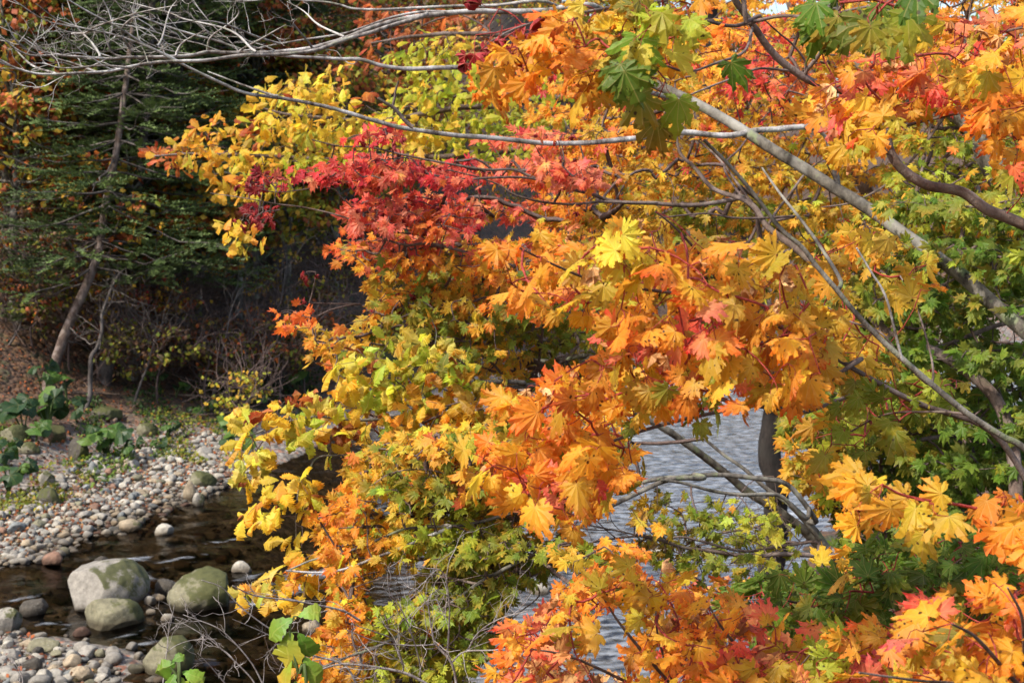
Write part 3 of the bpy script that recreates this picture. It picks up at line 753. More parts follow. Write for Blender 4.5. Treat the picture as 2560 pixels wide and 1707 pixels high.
def zone(root, poly, n, d, k, size, key, ctrl, seeds, mat, tip=(-.5, -.25, -.6), nrm=(-.3, -.65, .65), jt=.45, jn=.4, gap=-.55, gfreq=.012,
         layer=.0, rt=.0012, twig=True, stalk=.5, dead=0.0, deadcol='tan', slope=0.0, name="foliage", petred=False, twigmat=None, power=3.0, skip=0, seed=None, **kw):
    if key in ('mid7', 'low7'): n = int(n * 1.28); size = (size[0] * .86, size[1] * .88)
    elif key in ('near7', 'near9') and n > 20: n = int(n * 1.2); size = (size[0] * .9, size[1] * .92)
    q = sample_poly(poly, n, .6)
    g = snoise(q, gfreq, seed if seed is not None else rng.integers(10 ** 6), 2); q = q[g > gap]
    dd = rng.uniform(d[0], d[1], len(q)) + slope * (q[:, 1] - np.mean(q[:, 1]))
    P = at(q[:, 0], q[:, 1], dd)
    if layer:
        ph = .12 * snoise(P[:, :2], 1.3, 77, 2); z = P[:, 2] + ph
        P[:, 2] += .5 * (np.round(z / layer) * layer - z)
    src, cnt, par = connect(P, seeds)
    if twig:
        tb = MB(); r = np.minimum(rt * np.sqrt(cnt), .0026) if petred else rt * np.sqrt(cnt); edges_tubes(tb, src, P, np.minimum(r * 1.25, .012), r)
        tb.build("twig_sprays", twigmat or M_TWIG, root)
    out = nrmz(P - src)
    mb = MB(); mp_ = MB(); md_ = MB()
    for rep in range(k):
        m = len(P); s = rng.uniform(size[0], size[1], m) * rng.choice([1, .82, .62], m, p=[.6, .28, .12])
        tp = np.asarray(tip)[None] + out * .45
        off = nrmz(tp * .6 + rng.normal(size=(m, 3)) * .75) * (s * stalk)[:, None]
        R = orient(m, tp, nrm, jt, jn); pos = P + off
        px, py, _ = to_px(pos); c0, c1 = pick_cols(px, py, ctrl, power)
        isd = rng.uniform(size=m) < dead; nd_ = ~isd
        leaves(mb, key, pos[nd_], R[nd_], s[nd_], c0[nd_], c1[nd_], **kw)
        if isd.any():
            e = isd.sum(); dc = [random.choice(PALL[deadcol]) for _ in range(e)]
            leaves(md_, key, pos[isd], R[isd], s[isd] * .9, np.array([a for a, b in dc]), np.array([b for a, b in dc]), fold=(.3, .7), ky=(1.5, 3.2), kx=(1.5, 3.4), wave=.22)
        if petred: edges_tubes(mp_, P, pos, np.full(m, .0011), np.full(m, .0009), 3, .14)
    o = mb.build(name, mat, root, smooth=False) or root
    if o is not root: o["_base"] = list(root["_base"]); BASES.append(o)
    if mp_.n: mp_.build("leaf_stalk_sprays", M_RED, o)
    if md_.n: md_.build("withered_foliage", M_DEAD, o, smooth=False)
    return P
class Tree:
    def __init__(s, name, label, cat, trunk, d0, d1, r0, r1, mat, drop=True, group=None, seg=10, bump=.03, foot=None, vis=True):
        """trunk: px list from the GROUND end upward"""
        P = limb3(trunk, d0, d1); R = np.linspace(r0, r1, len(P))
        if drop:
            f = P[0].copy() if foot is None else np.array([foot[0], foot[1], 0.0]); f[2] = hgt(f[0], f[1]) - .12
            if foot is None: f[:2] += (P[0] - P[1])[:2] * .15
            if P[0][2] - f[2] > .15: P = np.vstack([f, P]); R = np.concatenate([[r0 * 1.25], R])
        s.base = P[0] + np.array([0, 0, .1]); s.root = thing(name, label, cat, s.base, group); s.mat = mat
        mb = MB(); tube(mb, P, R, seg, 6, bump=bump, wob=.35); mb.build("trunk", mat, s.root)
        s.pts, _ = smooth_path(P, R, 12)
        s.all = [s.pts]
    def limb(s, pts, d0, d1, r0, r1, mat=None, seg=7, name="branch", seedit=True, wob=.8, bump=.05, join=True):
        P = limb3(pts, d0, d1)
        if join:                                    # grow out of the nearest wood
            A = np.vstack(s.all); q = np.linalg.norm(A - P[0], axis=1); j = q.argmin()
            if q[j] > .02: P = np.vstack([A[j], P])
        R = np.linspace(r0, r1, len(P)) if len(P) > 2 else np.array([r0, r1])
        mb = MB(); tube(mb, P, R, seg, 6, bump=bump, wob=wob); mb.build(name, mat or s.mat, s.root)
        q, _ = smooth_path(P, R, 10)
        if seedit: s.all.append(q)
        return q
    def seeds(s): return np.vstack(s.all)

def shoots(mb, P, n, L, r, up=(0, 0, 1), spread=.8, depth=2, col=(1, 1, 1), frac=(.15, 1.0)):
    """bare forking twiglets along a path"""
    for _ in range(n):
        i = int(rng.uniform(*frac) * (len(P) - 2)); p = P[i]; fw = nrmz(P[min(i + 3, len(P) - 1)] - P[max(i - 3, 0)])
        d = nrmz(fw * .7 + np.asarray(up) * .5 + rng.normal(size=3) * spread * .6); l = L * rng.uniform(.4, 1.1); rr = r * rng.uniform(.7, 1.1)
        grow(mb, p, d, l, rr, depth, np.asarray(up), col)
def grow(mb, p, d, l, r, depth, up, col=(1, 1, 1)):
    pts = [p]; q = p.copy(); dd = d.copy()
    for k in range(5):
        dd = nrmz(dd + rng.normal(size=3) * .22 + np.asarray(up) * .08); q = q + dd * l / 5; pts.append(q.copy())
    tube(mb, pts, np.linspace(r, r * .45, 6), 4, 2, col)
    if depth > 0:
        for _ in range(rng.integers(2, 4)):
            j = rng.integers(1, 6); sd = nrmz(nrmz(pts[j] - pts[j - 1]) * .8 + rng.normal(size=3) * .6)
            grow(mb, np.array(pts[j]), sd, l * rng.uniform(.4, .65), r * .6, depth - 1, up, col)

# ------------------------------------------------------------------ far bank: firs
def tmpl_tuft():
    V = [(0, 0, 0), (0, .5, .03), (0, 1, .0)]; T = []; vein = [1, 1, 1]
    for i in range(5):
        y = i * .2
        for sg in (-1, 1):
            b = len(V); w = .26 * (1 - .35 * i / 5)
            V += [(0, y, 0), (0, y + .17, 0), (sg * w, y + .22, .07)]; vein += [0, 0, 0]; T.append((b, b + 1, b + 2))
    b = len(V); V += [(-.05, .85, .02), (.05, .85, .02), (0, 1.12, .06)]; vein += [0] * 3; T.append((b, b + 1, b + 2))
    for y in (.1, .45, .75):
        b = len(V); V += [(0, y, 0), (0, y + .22, 0), (0.02, y + .22, .14)]; vein += [0] * 3; T.append((b, b + 1, b + 2))
    return np.array(V, float), np.array(T), np.array(vein, float)
TM['tuft'] = tmpl_tuft()
def fir(label, path, r0, zlow, Lmax, seed, group="firs of the far bank", tuft=.30, dense=1.0, bark=None):
    """path: world points from the foot to the top"""
    global rng
    keep = rng; rng = np.random.default_rng(seed)
    P = np.asarray(path, float); P[0][2] = hgt(P[0][0], P[0][1]) - .15
    root = thing("fir_tree", label, "fir tree", P[0] + np.array([0, 0, .15]), group)
    R = np.linspace(r0, .03, len(P)); mb = MB(); tube(mb, P, R, 10, 6, bump=.04); mb.build("trunk", bark or M_FIRBARK, root)
    S, SR = smooth_path(P, R, 12); zs = S[:, 2] - P[0][2]; H = zs[-1]
    wood = MB(); dead = MB(); tp = []; td = []; tc = []; ts = []
    z = 1.0
    while z < H - .3:
        c = np.array([np.interp(z, zs, S[:, k]) for k in range(3)]); live = z > zlow
        nb = int(rng.integers(4, 7)) if live else int(rng.integers(0, 3))
        fr = (H - z) / max(H - zlow, .1); a0 = rng.uniform(0, 6.28)
        for b in range(nb):
            a = a0 + b / max(nb, 1) * 6.28 + rng.uniform(-.35, .35)
            L = Lmax * min(1, fr * 1.15) ** .75 * rng.uniform(.6, 1.1) + .15 if live else rng.uniform(.6, 2.0)
            dr = np.array([math.cos(a), math.sin(a), 0]); s = np.linspace(0, 1, 7)
            dz = rng.uniform(-.42, -.08) * s + rng.uniform(.1, .34) * s ** 3 if live else -.3 * s + rng.uniform(-.1, .1) * s ** 2
            pts = c + dr * (s * L)[:, None] + np.array([0, 0, 1.0]) * (dz * L)[:, None] + rng.normal(size=(7, 3)) * .03 * L * s[:, None]
            tube(wood if live else dead, pts, np.linspace(.017 * (L / 2) ** .6 + .005, .005, 7), 4, 2)
            if not live:
                for _ in range(2):
                    k = rng.integers(2, 6); grow(dead, pts[k], nrmz(dr + rng.normal(size=3) * .7), .6 * L * .5, .008, 1, (0, 0, -.3))
                continue
            shade = rng.uniform(.6, 1.15); side = np.array([-dr[1], dr[0], 0])
            nt_ = max(3, int(L / .17 * dense))
            for q in range(nt_):
                f = rng.uniform(.22, 1.0); bp_ = np.array([np.interp(f, s, pts[:, k]) for k in range(3)]); sg = 1 if q % 2 else -1
                ln_ = (.42 * L * (1 - f) ** .7 + .14) * rng.uniform(.7, 1.15); d = nrmz(dr * .65 + side * sg * .8 + np.array([0, 0, rng.uniform(-.12, .1)]))
                k = max(1, int(ln_ / (tuft * .62)))
                for m_ in range(k):
                    g_ = (m_ + .3) / k; tp.append(bp_ + d * ln_ * g_ + np.array([0, 0, -.10 * ln_ * g_ * g_])); td.append(nrmz(d + dr * .25 + rng.normal(size=3) * .16)); tc.append(shade); ts.append(tuft * rng.uniform(.8, 1.2))
        z += rng.uniform(.2, .36)
    n = len(tp); td = np.array(td); tc = np.array(tc)[:, None]
    up = nrmz(np.array([0, 0, 1.0]) + rng.normal(size=(n, 3)) * .22); x = nrmz(np.cross(td, up)); R_ = np.stack([x, td, np.cross(x, td)], -1)
    c0 = lin((74, 92, 50)) * tc * rng.uniform(.6, 1.25, (n, 1)); c1 = lin((104, 122, 66)) * tc * rng.uniform(.6, 1.25, (n, 1))
    nm = MB(); leaves(nm, 'tuft', np.array(tp), R_, np.array(ts), c0, c1, fold=(0, .02), ky=(-.5, .4), kx=(-.2, .3), wave=0, secvar=.1)
    nm.build("needles", M_NEEDLE, root, smooth=False)
    if wood.n: wood.build("branch_sprays", M_FIRBARK, root)
    if dead.n: dead.build("dead_branch_sprays", M_FIRBARK, root)
    rng = keep
    return root
def px_path(pts, d0, d1=None): return limb3(pts, d0, d1 if d1 else d0)
def straight(px, d, H, lean=(0, 0)):
    b = at(px, 900, d); x, y = b[0], b[1]; z = hgt(x, y)
    return [(x, y, z), (x + lean[0] * .4, y + lean[1] * .4, z + H * .5), (x + lean[0], y + lean[1], z + H)]
g1 = ground_hit(109, 985)[0]; d1_ = (g1 - CAM) @ FWD
fir("fir with a long bare trunk leaning right, light brown at its foot", np.vstack([g1, px_path([(140, 900), (170, 815), (239, 653), (268, 490), (294, 360), (318, 180), (336, 20), (350, -150), (360, -330)], d1_ + .2, d1_ + 2.5)]), .10, 2.2, 2.4, 41, bark=M_BROWN)
g2 = ground_hit(258, 955)[0]; d2_ = (g2 - CAM) @ FWD
fir("dark fir standing right behind the leaning brown trunk", np.vstack([g2, px_path([(275, 850), (300, 720), (330, 560), (350, 430), (368, 260), (380, 60), (390, -180), (395, -380)], d2_ + .5, d2_ + 1.5)]), .15, 2.1, 2.7, 42)
FIRS = [(140, 30, 13, 1.9, 2.4, "fir with low dense sprays just left of the leaning trunk"), (445, 30.5, 14, 2.0, 2.5, "dense dark fir between the leaning trunks and the yellow oak tip"), (610, 35, 15, 1.8, 2.8, "dark fir directly behind the yellow oak tip leaves"), (20, 31, 14, 2.9, 2.8, "fir at the left edge of the far bank, its sprays low"), 
        (185, 38, 16, 2.0, 3.0, "fir filling the gap left of the leaning brown trunk"), (470, 33, 15, 2.2, 3.0, "fir right of the two trunks, its low sprays over the dark bank"),
        (575, 39, 16, 2.0, 3.2, "fir behind the left tip of the yellow oak branch"), (690, 35, 13, 2.4, 2.6, "fir hidden mostly by the yellow oak and red maple leaves"),
        (380, 46, 17, 2.0, 3.2, "tall distant fir between the others near the top"), (90, 47, 17, 2.0, 3.0, "tall distant fir behind the left edge fir"),
        (800, 44, 16, 2.0, 3.2, "distant fir above the yellow oak")]
for i, (px, d, H, zl, L, lab) in enumerate(FIRS): fir(lab, straight(px, d, H, (rng.uniform(-.5, .5), 0)), .16 + .004 * H, zl, L, 50 + i, dense=1.0 if d > 40 else 1.25, tuft=.30 if d < 40 else .36)

# ------------------------------------------------------------------ far bank: broadleaved trees and shrubs
def crown_tree(name, label, cat, x, y, H, rx, rz, cols, n, seed, group=None, r=.09, size=(.07, .12), low=.35, mat=None, lean=0.0, clumps=40, bare=0):
    global rng
    keep = rng; rng = np.random.default_rng(seed); z = hgt(x, y) - .1
    root = thing(name, label, cat, (x, y, z + .1), group); mat = mat or M_GREY
    P = np.array([(x, y, z), (x + .1 * lean, y, z + H * .3), (x + .45 * lean + .1, y + .1, z + H * .65), (x + lean, y, z + H * .95)])
    tb = MB(); tube(tb, P, [r, r * .8, r * .5, r * .15], 8, 6, bump=.04, wob=.5); tb.build("trunk", mat, root)
    S, _ = smooth_path(P, np.ones(4), 10); bb = MB(); C = []
    for _ in range(clumps):
        a = rng.uniform(0, 6.28); u = rng.uniform(-1, 1); rad = rng.uniform(.45, 1) ** .6
        c = np.array([x + lean * .7, y, z + H * (low + 1) / 2 + .2]) + np.array([math.cos(a) * math.sqrt(1 - u * u) * rx, math.sin(a) * math.sqrt(1 - u * u) * rx, u * rz]) * rad
        k = np.argmin(np.linalg.norm(S - c + np.array([0, 0, .35 * rx]), axis=1)); s0 = S[k]; mid = (s0 + c) / 2 + rng.normal(size=3) * .12 + np.array([0, 0, .1])
        tube(bb, [s0, mid, c], [r * .28, r * .16, .006], 5, 4); C.append(c)
        for _ in range(bare): grow(bb, c, nrmz(c - s0 + rng.normal(size=3) * .5), .8, .01, 1, (0, 0, .4))
    bb.build("branch_sprays", mat, root)
    C = np.array(C); m = n // clumps; P = (C[:, None] + rng.normal(size=(clumps, m, 3)) * np.array([.42, .42, .16]) * max(.35, rx * .33)).reshape(-1, 3); N_ = len(P)
    cc = [random.choice(PALL[random.choices([c[0] for c in cols], [c[1] for c in cols])[0]]) for _ in range(N_)]; sh = rng.uniform(.6, 1.1, (N_, 1))
    c0 = np.array([a for a, b in cc]) * sh; c1 = np.array([b for a, b in cc]) * sh
    lm = MB(); R = orient(N_, (0, -.3, -.4), (-.2, -.4, .8), .7, .5); leaves(lm, 'quad', P, R, rng.uniform(size[0], size[1], N_), c0, c1, fold=(0, .2), wave=0, kx=(-.5, .5))
    lm.build("foliage", M_FAR, root, smooth=False); rng = keep
    return root
def at_ground(px, d): p = at(px, 900, d); return float(p[0]), float(p[1])
G1 = "autumn trees of the far forest"
BT = [(-60, 36, 10, 2.6, 3.6, [('rust', 3), ('orange', 2), ('brown', 1)], 5200, "rusty orange tree high at the left edge of the far forest"),
      (60, 42, 12, 2.8, 4.5, [('gold', 2), ('olive', 2), ('rust', 1)], 5200, "olive and gold tree between the firs at top left"),
      (150, 34, 6.5, 1.8, 2.2, [('gold', 3), ('olive', 2)], 3600, "small golden tree glowing between the left firs"),
      (420, 40, 8, 2.2, 2.6, [('gold', 3), ('lime', 1), ('olive', 2)], 4200, "gold tree behind the fir trunks"),
      (540, 50, 13, 3.4, 4.8, [('gold', 2), ('olive', 3), ('tan', 1)], 6000, "pale gold tree above the tip of the yellow oak branch"),
      (640, 46, 12, 2.8, 4.2, [('olive', 3), ('gold', 2)], 5200, "olive green tree behind the bare limbs"),
      (760, 52, 14, 3.4, 5, [('tan', 2), ('olive', 2), ('gold', 2)], 5600, "thinning tan tree at the top behind the bare limbs"),
      (900, 48, 13, 3, 4.6, [('rust', 2), ('gold', 1), ('olive', 1)], 5200, "rusty tree at the top behind the thick bare limb"),
      (1050, 46, 12, 3, 4.4, [('rust', 2), ('brown', 1), ('olive', 1)], 5200, "brown leaved tree behind the crimson withered leaves"),
      (980, 38, 7, 2.6, 2.6, [('olive', 2), ('brown', 2), ('rust', 1)], 4200, "low brown and olive tree behind the red maple"),
      (280, 52, 15, 3.2, 5, [('olive', 2), ('gold', 1), ('rust', 1)], 5200, "tall olive tree rising behind the leaning fir"),
      (600, 30.5, 5.0, 1.7, 1.5, [('olive', 2), ('gold', 2), ('lime', 1)], 2600, "young olive gold tree at the middle of the far bank under the yellow oak tip"),
      (720, 31.5, 5.6, 1.9, 1.7, [('olive', 2), ('rust', 1), ('gold', 2)], 2800, "young gold tree behind the hanging crimson leaves"),
      (840, 33, 6.5, 2.2, 2.0, [('rust', 2), ('olive', 2), ('gold', 1)], 3000, "young rust and olive tree hidden behind the red maple tips"),
      (500, 29.5, 4.6, 1.4, 1.2, [('rust', 2), ('gold', 2), ('orange', 1)], 2000, "low rust and gold tree right of the two fir trunks"),
      (330, 27.8, 4.8, 1.4, 1.1, [('rust', 2), ('olive', 2), ('gold', 1)], 1500, "low rust and olive tree in front of the dark fir trunk"),
      (45, 27.5, 5.4, 1.3, 1.5, [('gold', 2), ('rust', 2), ('olive', 2)], 1600, "low gold and rust tree in front of the firs near the left edge"),
      (30, 28.5, 6.5, 1.6, 2.0, [('rust', 3), ('olive', 2), ('brown', 1)], 3200, "rusty young tree in front of the firs at the left edge"),
      (100, 31, 9, 1.6, 3.2, [('olive', 2), ('gold', 2), ('rust', 1)], 3400, "slim olive and gold tree left of the leaning brown trunk"),
      (410, 31.5, 6, 1.5, 1.8, [('gold', 2), ('rust', 2), ('olive', 1)], 3000, "young gold and rust tree right of the dark fir trunk"),
      (240, 33, 11, 2.0, 3.6, [('olive', 2), ('rust', 2), ('gold', 1)], 3600, "olive and rust tree showing between the two leaning fir trunks"),
      (520, 36, 9, 2.0, 3.2, [('olive', 2), ('gold', 3)], 3800, "golden olive tree behind the low fir sprays"),
      (640, 33, 7, 1.8, 2.2, [('rust', 2), ('olive', 2), ('brown', 1)], 3400, "rusty tree between the yellow oak tip and the dark bank"),
      (-20, 33, 12, 2.0, 3.6, [('rust', 3), ('vermil', 1), ('gold', 1)], 3600, "reddish orange tree at the very top left corner"),
      (340, 38, 15, 2.2, 4, [('gold', 2), ('olive', 2), ('tan', 1)], 4200, "tall pale gold tree rising between the firs behind the bare twigs"),
      (1000, 50, 15, 3.4, 5.4, [('olive', 2), ('gold', 2), ('rust', 1)], 5600, "tall gold and olive tree behind the upper yellow oak"),
      (1120, 54, 14, 3.6, 5, [('rust', 2), ('gold', 2), ('tan', 1)], 5600, "rust and gold tree behind the upper oak boughs"),
      (1300, 112, 11, 8, 5, [('olive', 3), ('gold', 2)], 5600, "olive tree showing between the oak and the orange maple"),
      (1440, 116, 11, 8, 5, [('gold', 2), ('tan', 2), ('olive', 1)], 5600, "tan and gold tree behind the middle of the red maple"),
      (1600, 118, 14, 8, 5, [('olive', 3), ('rust', 1)], 5600, "olive tree in the valley behind the pale leaning trunk"),
      (1200, 70, 11, 4.6, 4.6, [('olive', 2), ('rust', 1), ('gold', 1)], 5200, "olive tree far up the valley behind the oak"),
      (1760, 120, 14, 8, 5, [('olive', 2), ('rust', 1), ('gold', 1)], 4600, "broad olive tree far up the valley behind the leaning trunk"),
      (1930, 122, 14, 9, 5, [('olive', 2), ('rust', 2), ('brown', 1)], 4600, "brown olive tree in the far valley behind the orange maple"),
      (2150, 122, 14, 9, 5, [('olive', 2), ('green', 2), ('rust', 1)], 4600, "greenish tree in the far valley behind the curved dark branch"),
      (2750, 118, 14, 9, 5, [('olive', 2), ('rust', 1), ('gold', 1)], 4600, "olive tree far up the valley just outside the right edge"),
      (2420, 120, 14, 9, 5, [('olive', 2), ('green', 2), ('gold', 1)], 4600, "greenish tree in the far valley at the right edge")]
for i, (px, d, H, rx, rz, cols, n, lab) in enumerate(BT):
    x, y = at_ground(px, d); crown_tree("autumn_tree", lab, "tree", x, y, H, rx, rz, cols, n, 200 + i, G1, .11, (.12, .2) if d < 75 else (.32, .5), clumps=46)
SHR = [(30, 700, 29.5, 2.2, 1.1, [('orange', 3), ('gold', 1)], 900, "orange leaved shrub under the firs near the left edge"), (120, 690, 30, 2.0, .9, [('orange', 2), ('rust', 2)], 700, "orange shrub just left of the leaning trunk"),
       (230, 740, 27.5, 2.6, .9, [('gold', 3), ('yellow', 1)], 420, "thin yellow shrub crossing the leaning trunk"), (360, 730, 28, 2.2, .8, [('red', 1), ('rust', 2), ('gold', 1)], 480, "dull red shrub right of the dark fir trunk"),
       (480, 720, 29, 2.0, 1.1, [('gold', 3), ('olive', 1)], 900, "yellow shrub on the dark bank below the fir sprays"), (620, 760, 29, 1.8, .8, [('vermil', 3), ('orange', 2)], 420, "bright orange shrub on the dark bank left of the red maple tip"),
       (680, 680, 31, 2.4, 1.2, [('olive', 2), ('tan', 1), ('gold', 1)], 1000, "pale green shrub behind the hanging crimson leaves"), (560, 830, 28, 1.2, .5, [('lime', 2), ('olive', 1)], 260, "small light green shrub on the dark bank"),
       (80, 860, 26.5, 1.5, .8, [('olive', 2), ('green', 1)], 520, "small olive shrub left of the leaning trunk foot"), (20, 860, 27, 1.6, .8, [('gold', 2), ('rust', 1)], 420, "gold flecked shrub at the left edge above the butterbur"),
       (430, 790, 28.5, 1.7, .9, [('tan', 2), ('olive', 1), ('umber', 2)], 500, "withering shrub with pale round leaves in the middle of the dark bank"), (760, 800, 29, 2.2, 1.1, [('umber', 3), ('rust', 1)], 700, "brown shrub on the bank behind the red maple tip"),
       (590, 925, 25.5, 1.0, .5, [('gold', 2), ('lime', 2)], 260, "yellowing shrub beside the large butterbur clump"), (900, 860, 31, 2.4, 1.2, [('umber', 3), ('olive', 1)], 700, "brown shrub behind the yellow oak leaves"),
       (585, 620, 33, 3.0, 1.6, [('olive', 2), ('green', 2), ('tan', 1)], 1500, "pale green thicket shrub under the yellow oak tip"), (700, 600, 34, 3.2, 1.8, [('green', 2), ('olive', 2), ('tan', 1)], 1600, "green thicket shrub behind the red maple"), (800, 640, 35, 3.4, 1.8, [('olive', 2), ('umber', 2)], 1500, "olive brown thicket shrub behind the red maple branch"),
       (900, 700, 36, 3.6, 1.9, [('olive', 2), ('rust', 2)], 1500, "olive rust thicket shrub behind the orange maple leaves"), (640, 540, 37, 3.6, 2.0, [('olive', 2), ('gold', 2), ('tan', 1)], 1700, "olive gold thicket shrub above the hanging crimson leaves"), (520, 560, 36, 3.4, 1.8, [('rust', 2), ('olive', 2)], 1500, "rust and olive thicket shrub under the firs"), (30, 560, 34, 3.6, 1.8, [('rust', 2), ('olive', 2), ('gold', 1)], 1600, "rust and gold thicket shrub at the left edge under the firs"), (420, 600, 32, 2.8, 1.4, [('olive', 2), ('gold', 1), ('umber', 1)], 1300, "olive thicket shrub right of the dark fir trunk"),
       (960, 560, 38, 4.4, 2.2, [('olive', 2), ('gold', 1), ('rust', 1)], 1800, "olive gold thicket shrub glimpsed through the red maple"), (1080, 520, 40, 4.6, 2.3, [('rust', 2), ('olive', 2)], 1800, "rust olive thicket shrub behind the red maple branch"), (1200, 500, 42, 4.8, 2.4, [('olive', 2), ('gold', 2)], 1800, "golden olive thicket shrub behind the pink maple sprays"), (1330, 480, 46, 4.4, 2.6, [('gold', 2), ('rust', 1), ('olive', 2)], 1800, "gold thicket shrub behind the salmon maple leaves"), (860, 520, 38, 4.4, 2.2, [('olive', 2), ('rust', 1), ('tan', 1)], 1800, "tan olive thicket shrub just left of the reddest leaves"),
       (40, 800, 26.5, 2.4, 1.2, [('umber', 3), ('olive', 1), ('rust', 1)], 1000, "dark brown thicket shrub at the left edge above the butterbur"), (170, 830, 26.5, 2.0, 1.0, [('umber', 2), ('rust', 1), ('olive', 1)], 800, "dark brown thicket shrub right behind the leaning trunk foot"), (300, 800, 27.5, 2.2, 1.1, [('umber', 3), ('gold', 1)], 800, "dark brown thicket shrub beside the dark fir trunk"), (390, 860, 26.5, 1.6, 1.0, [('umber', 2), ('olive', 2)], 700, "brown and olive thicket shrub behind the long pale fallen branch"), (510, 830, 27, 1.9, 1.1, [('umber', 3), ('rust', 1)], 800, "brown thicket shrub in the darkest part of the bank"), (600, 800, 28, 2.0, 1.2, [('umber', 2), ('olive', 1), ('rust', 1)], 900, "brown thicket shrub above the big grey green butterbur"), (700, 850, 28, 1.8, 1.1, [('umber', 3), ('olive', 1)], 800, "brown thicket shrub left of the lower yellow oak top"), (100, 760, 28.5, 2.4, 1.2, [('rust', 2), ('umber', 2)], 900, "rusty thicket shrub left of the leaning trunk"),
       (330, 640, 30, 2.4, 1.0, [('rust', 2), ('umber', 2)], 500, "rusty undergrowth shrub under the fir sprays"), (160, 560, 33, 3.2, 1.2, [('olive', 2), ('gold', 2)], 900, "olive shrub behind the leaning trunk"),
       (1100, 800, 34, 2.2, 1.6, [('umber', 2), ('olive', 1)], 700, "brown shrub across the stream behind the oak boughs"), (1500, 760, 40, 1.5, 1.4, [('rust', 2), ('olive', 2)], 700, "rust and olive shrub on the far shore behind the orange leaves"),
       (1850, 800, 46, 1.6, 1.6, [('olive', 2), ('rust', 1)], 700, "olive shrub on the far shore behind the dark trunk"), (2250, 820, 30, 3.2, 2.2, [('green', 2), ('olive', 2)], 900, "green shrub behind the leafy right side")]
for i, (px, py, d, H, rx, cols, n, lab) in enumerate(SHR):
    p = at(px, py, d); crown_tree("shrub", lab, "shrub", float(p[0]), float(p[1]), H, rx, H * .34, cols, n, 300 + i, "shrubs of the far bank", .025, (.07, .12), .2, M_TWIG, rng.uniform(-.3, .3), 16, 3)
# bare saplings and dead twigs on the dark bank
def bare_sapling(label, pts, d0, d1, r, nshoot, L, mat=M_FIRBARK, up=(0, 0, .6), name="bare_sapling", foot=True, depth=2, sr=.008):
    P = limb3(pts, d0, d1)
    if foot: P[0][2] = hgt(P[0][0], P[0][1]) - .05
    root = thing(name, label, "sapling", P[0], "bare saplings of the far bank"); mb = MB(); tube(mb, P, np.linspace(r, r * .25, len(P)), 7, 6, bump=.05, wob=1.2); mb.build("trunk", mat, root)
    S, _ = smooth_path(P, np.ones(len(P)), 8); sb = MB(); shoots(sb, S, nshoot, L, sr, up, .9, depth); sb.build("branch_sprays", mat, root)
    return root
g3 = ground_hit(206, 1032)[0]; d3 = (g3 - CAM) @ FWD
bare_sapling("thin pale sapling rising beside the long dark boulder", [(206, 1032), (220, 960), (238, 890), (250, 830), (262, 770), (282, 715), (300, 680)], d3, d3 + .6, .05, 9, 1.1)
for i, (a, b, dd, lab) in enumerate([((20, 900), (60, 700), 26, "bare grey sapling at the left edge of the dark bank"), ((330, 900), (420, 790), 26, "bare twiggy sapling right of the dark fir trunk"), ((150, 880), (190, 640), 28, "bare sapling crossing behind the leaning trunk"), ((520, 880), (600, 720), 27, "bare brown sapling in the middle of the dark bank"), ((660, 860), (720, 640), 29, "bare sapling left of the hanging crimson leaves")]):
    m_ = ((a[0] + b[0]) / 2 + 12, (a[1] + b[1]) / 2); bare_sapling(lab, [a, m_, b], dd, dd + .5, .025, 11, 1.5, M_FIRBARK)
def log(label, pts, d0, d1, r, mat=M_DEADWOOD, n=3):
    P = limb3(pts, d0, d1); P[:, 2] = np.maximum(P[:, 2], height(P[:, 0], P[:, 1]) + r * .4); root = thing("fallen_branch", label, "branch", P[0], "fallen branches on the far bank"); mb = MB(); tube(mb, P, np.linspace(r, r * .4, len(P)), 7, 5, bump=.06, wob=1.0); mb.build("stem", mat, root)
    S, _ = smooth_path(P, np.ones(len(P)), 8); sb = MB(); shoots(sb, S, n, .5, .008, (0, 0, .4), .9, 1); sb.build("twigs", mat, root)
def glog(label, a, b, r, mat=M_DEADWOOD, n=3):
    q = ground_hit([a[0], (a[0] + b[0]) / 2, b[0]], [a[1], (a[1] + b[1]) / 2, b[1]]); d = (q - CAM) @ FWD
    log(label, [(a[0], a[1] - 4, d[0]), ((a[0] + b[0]) / 2, (a[1] + b[1]) / 2 - 6, d[1]), (b[0], b[1] - 3, d[2])], 1, 1, r, mat, n)
glog("long pale fallen branch lying across the foot of the far bank", (318, 984), (600, 1006), .035)
glog("short grey fallen log slanting between the mossy boulders", (270, 1062), (312, 1040), .06)
glog("thin fallen branch behind the butterbur leaves", (180, 986), (300, 994), .03)
glog("broken pale branch at the right end of the far bank", (540, 975), (690, 952), .03)

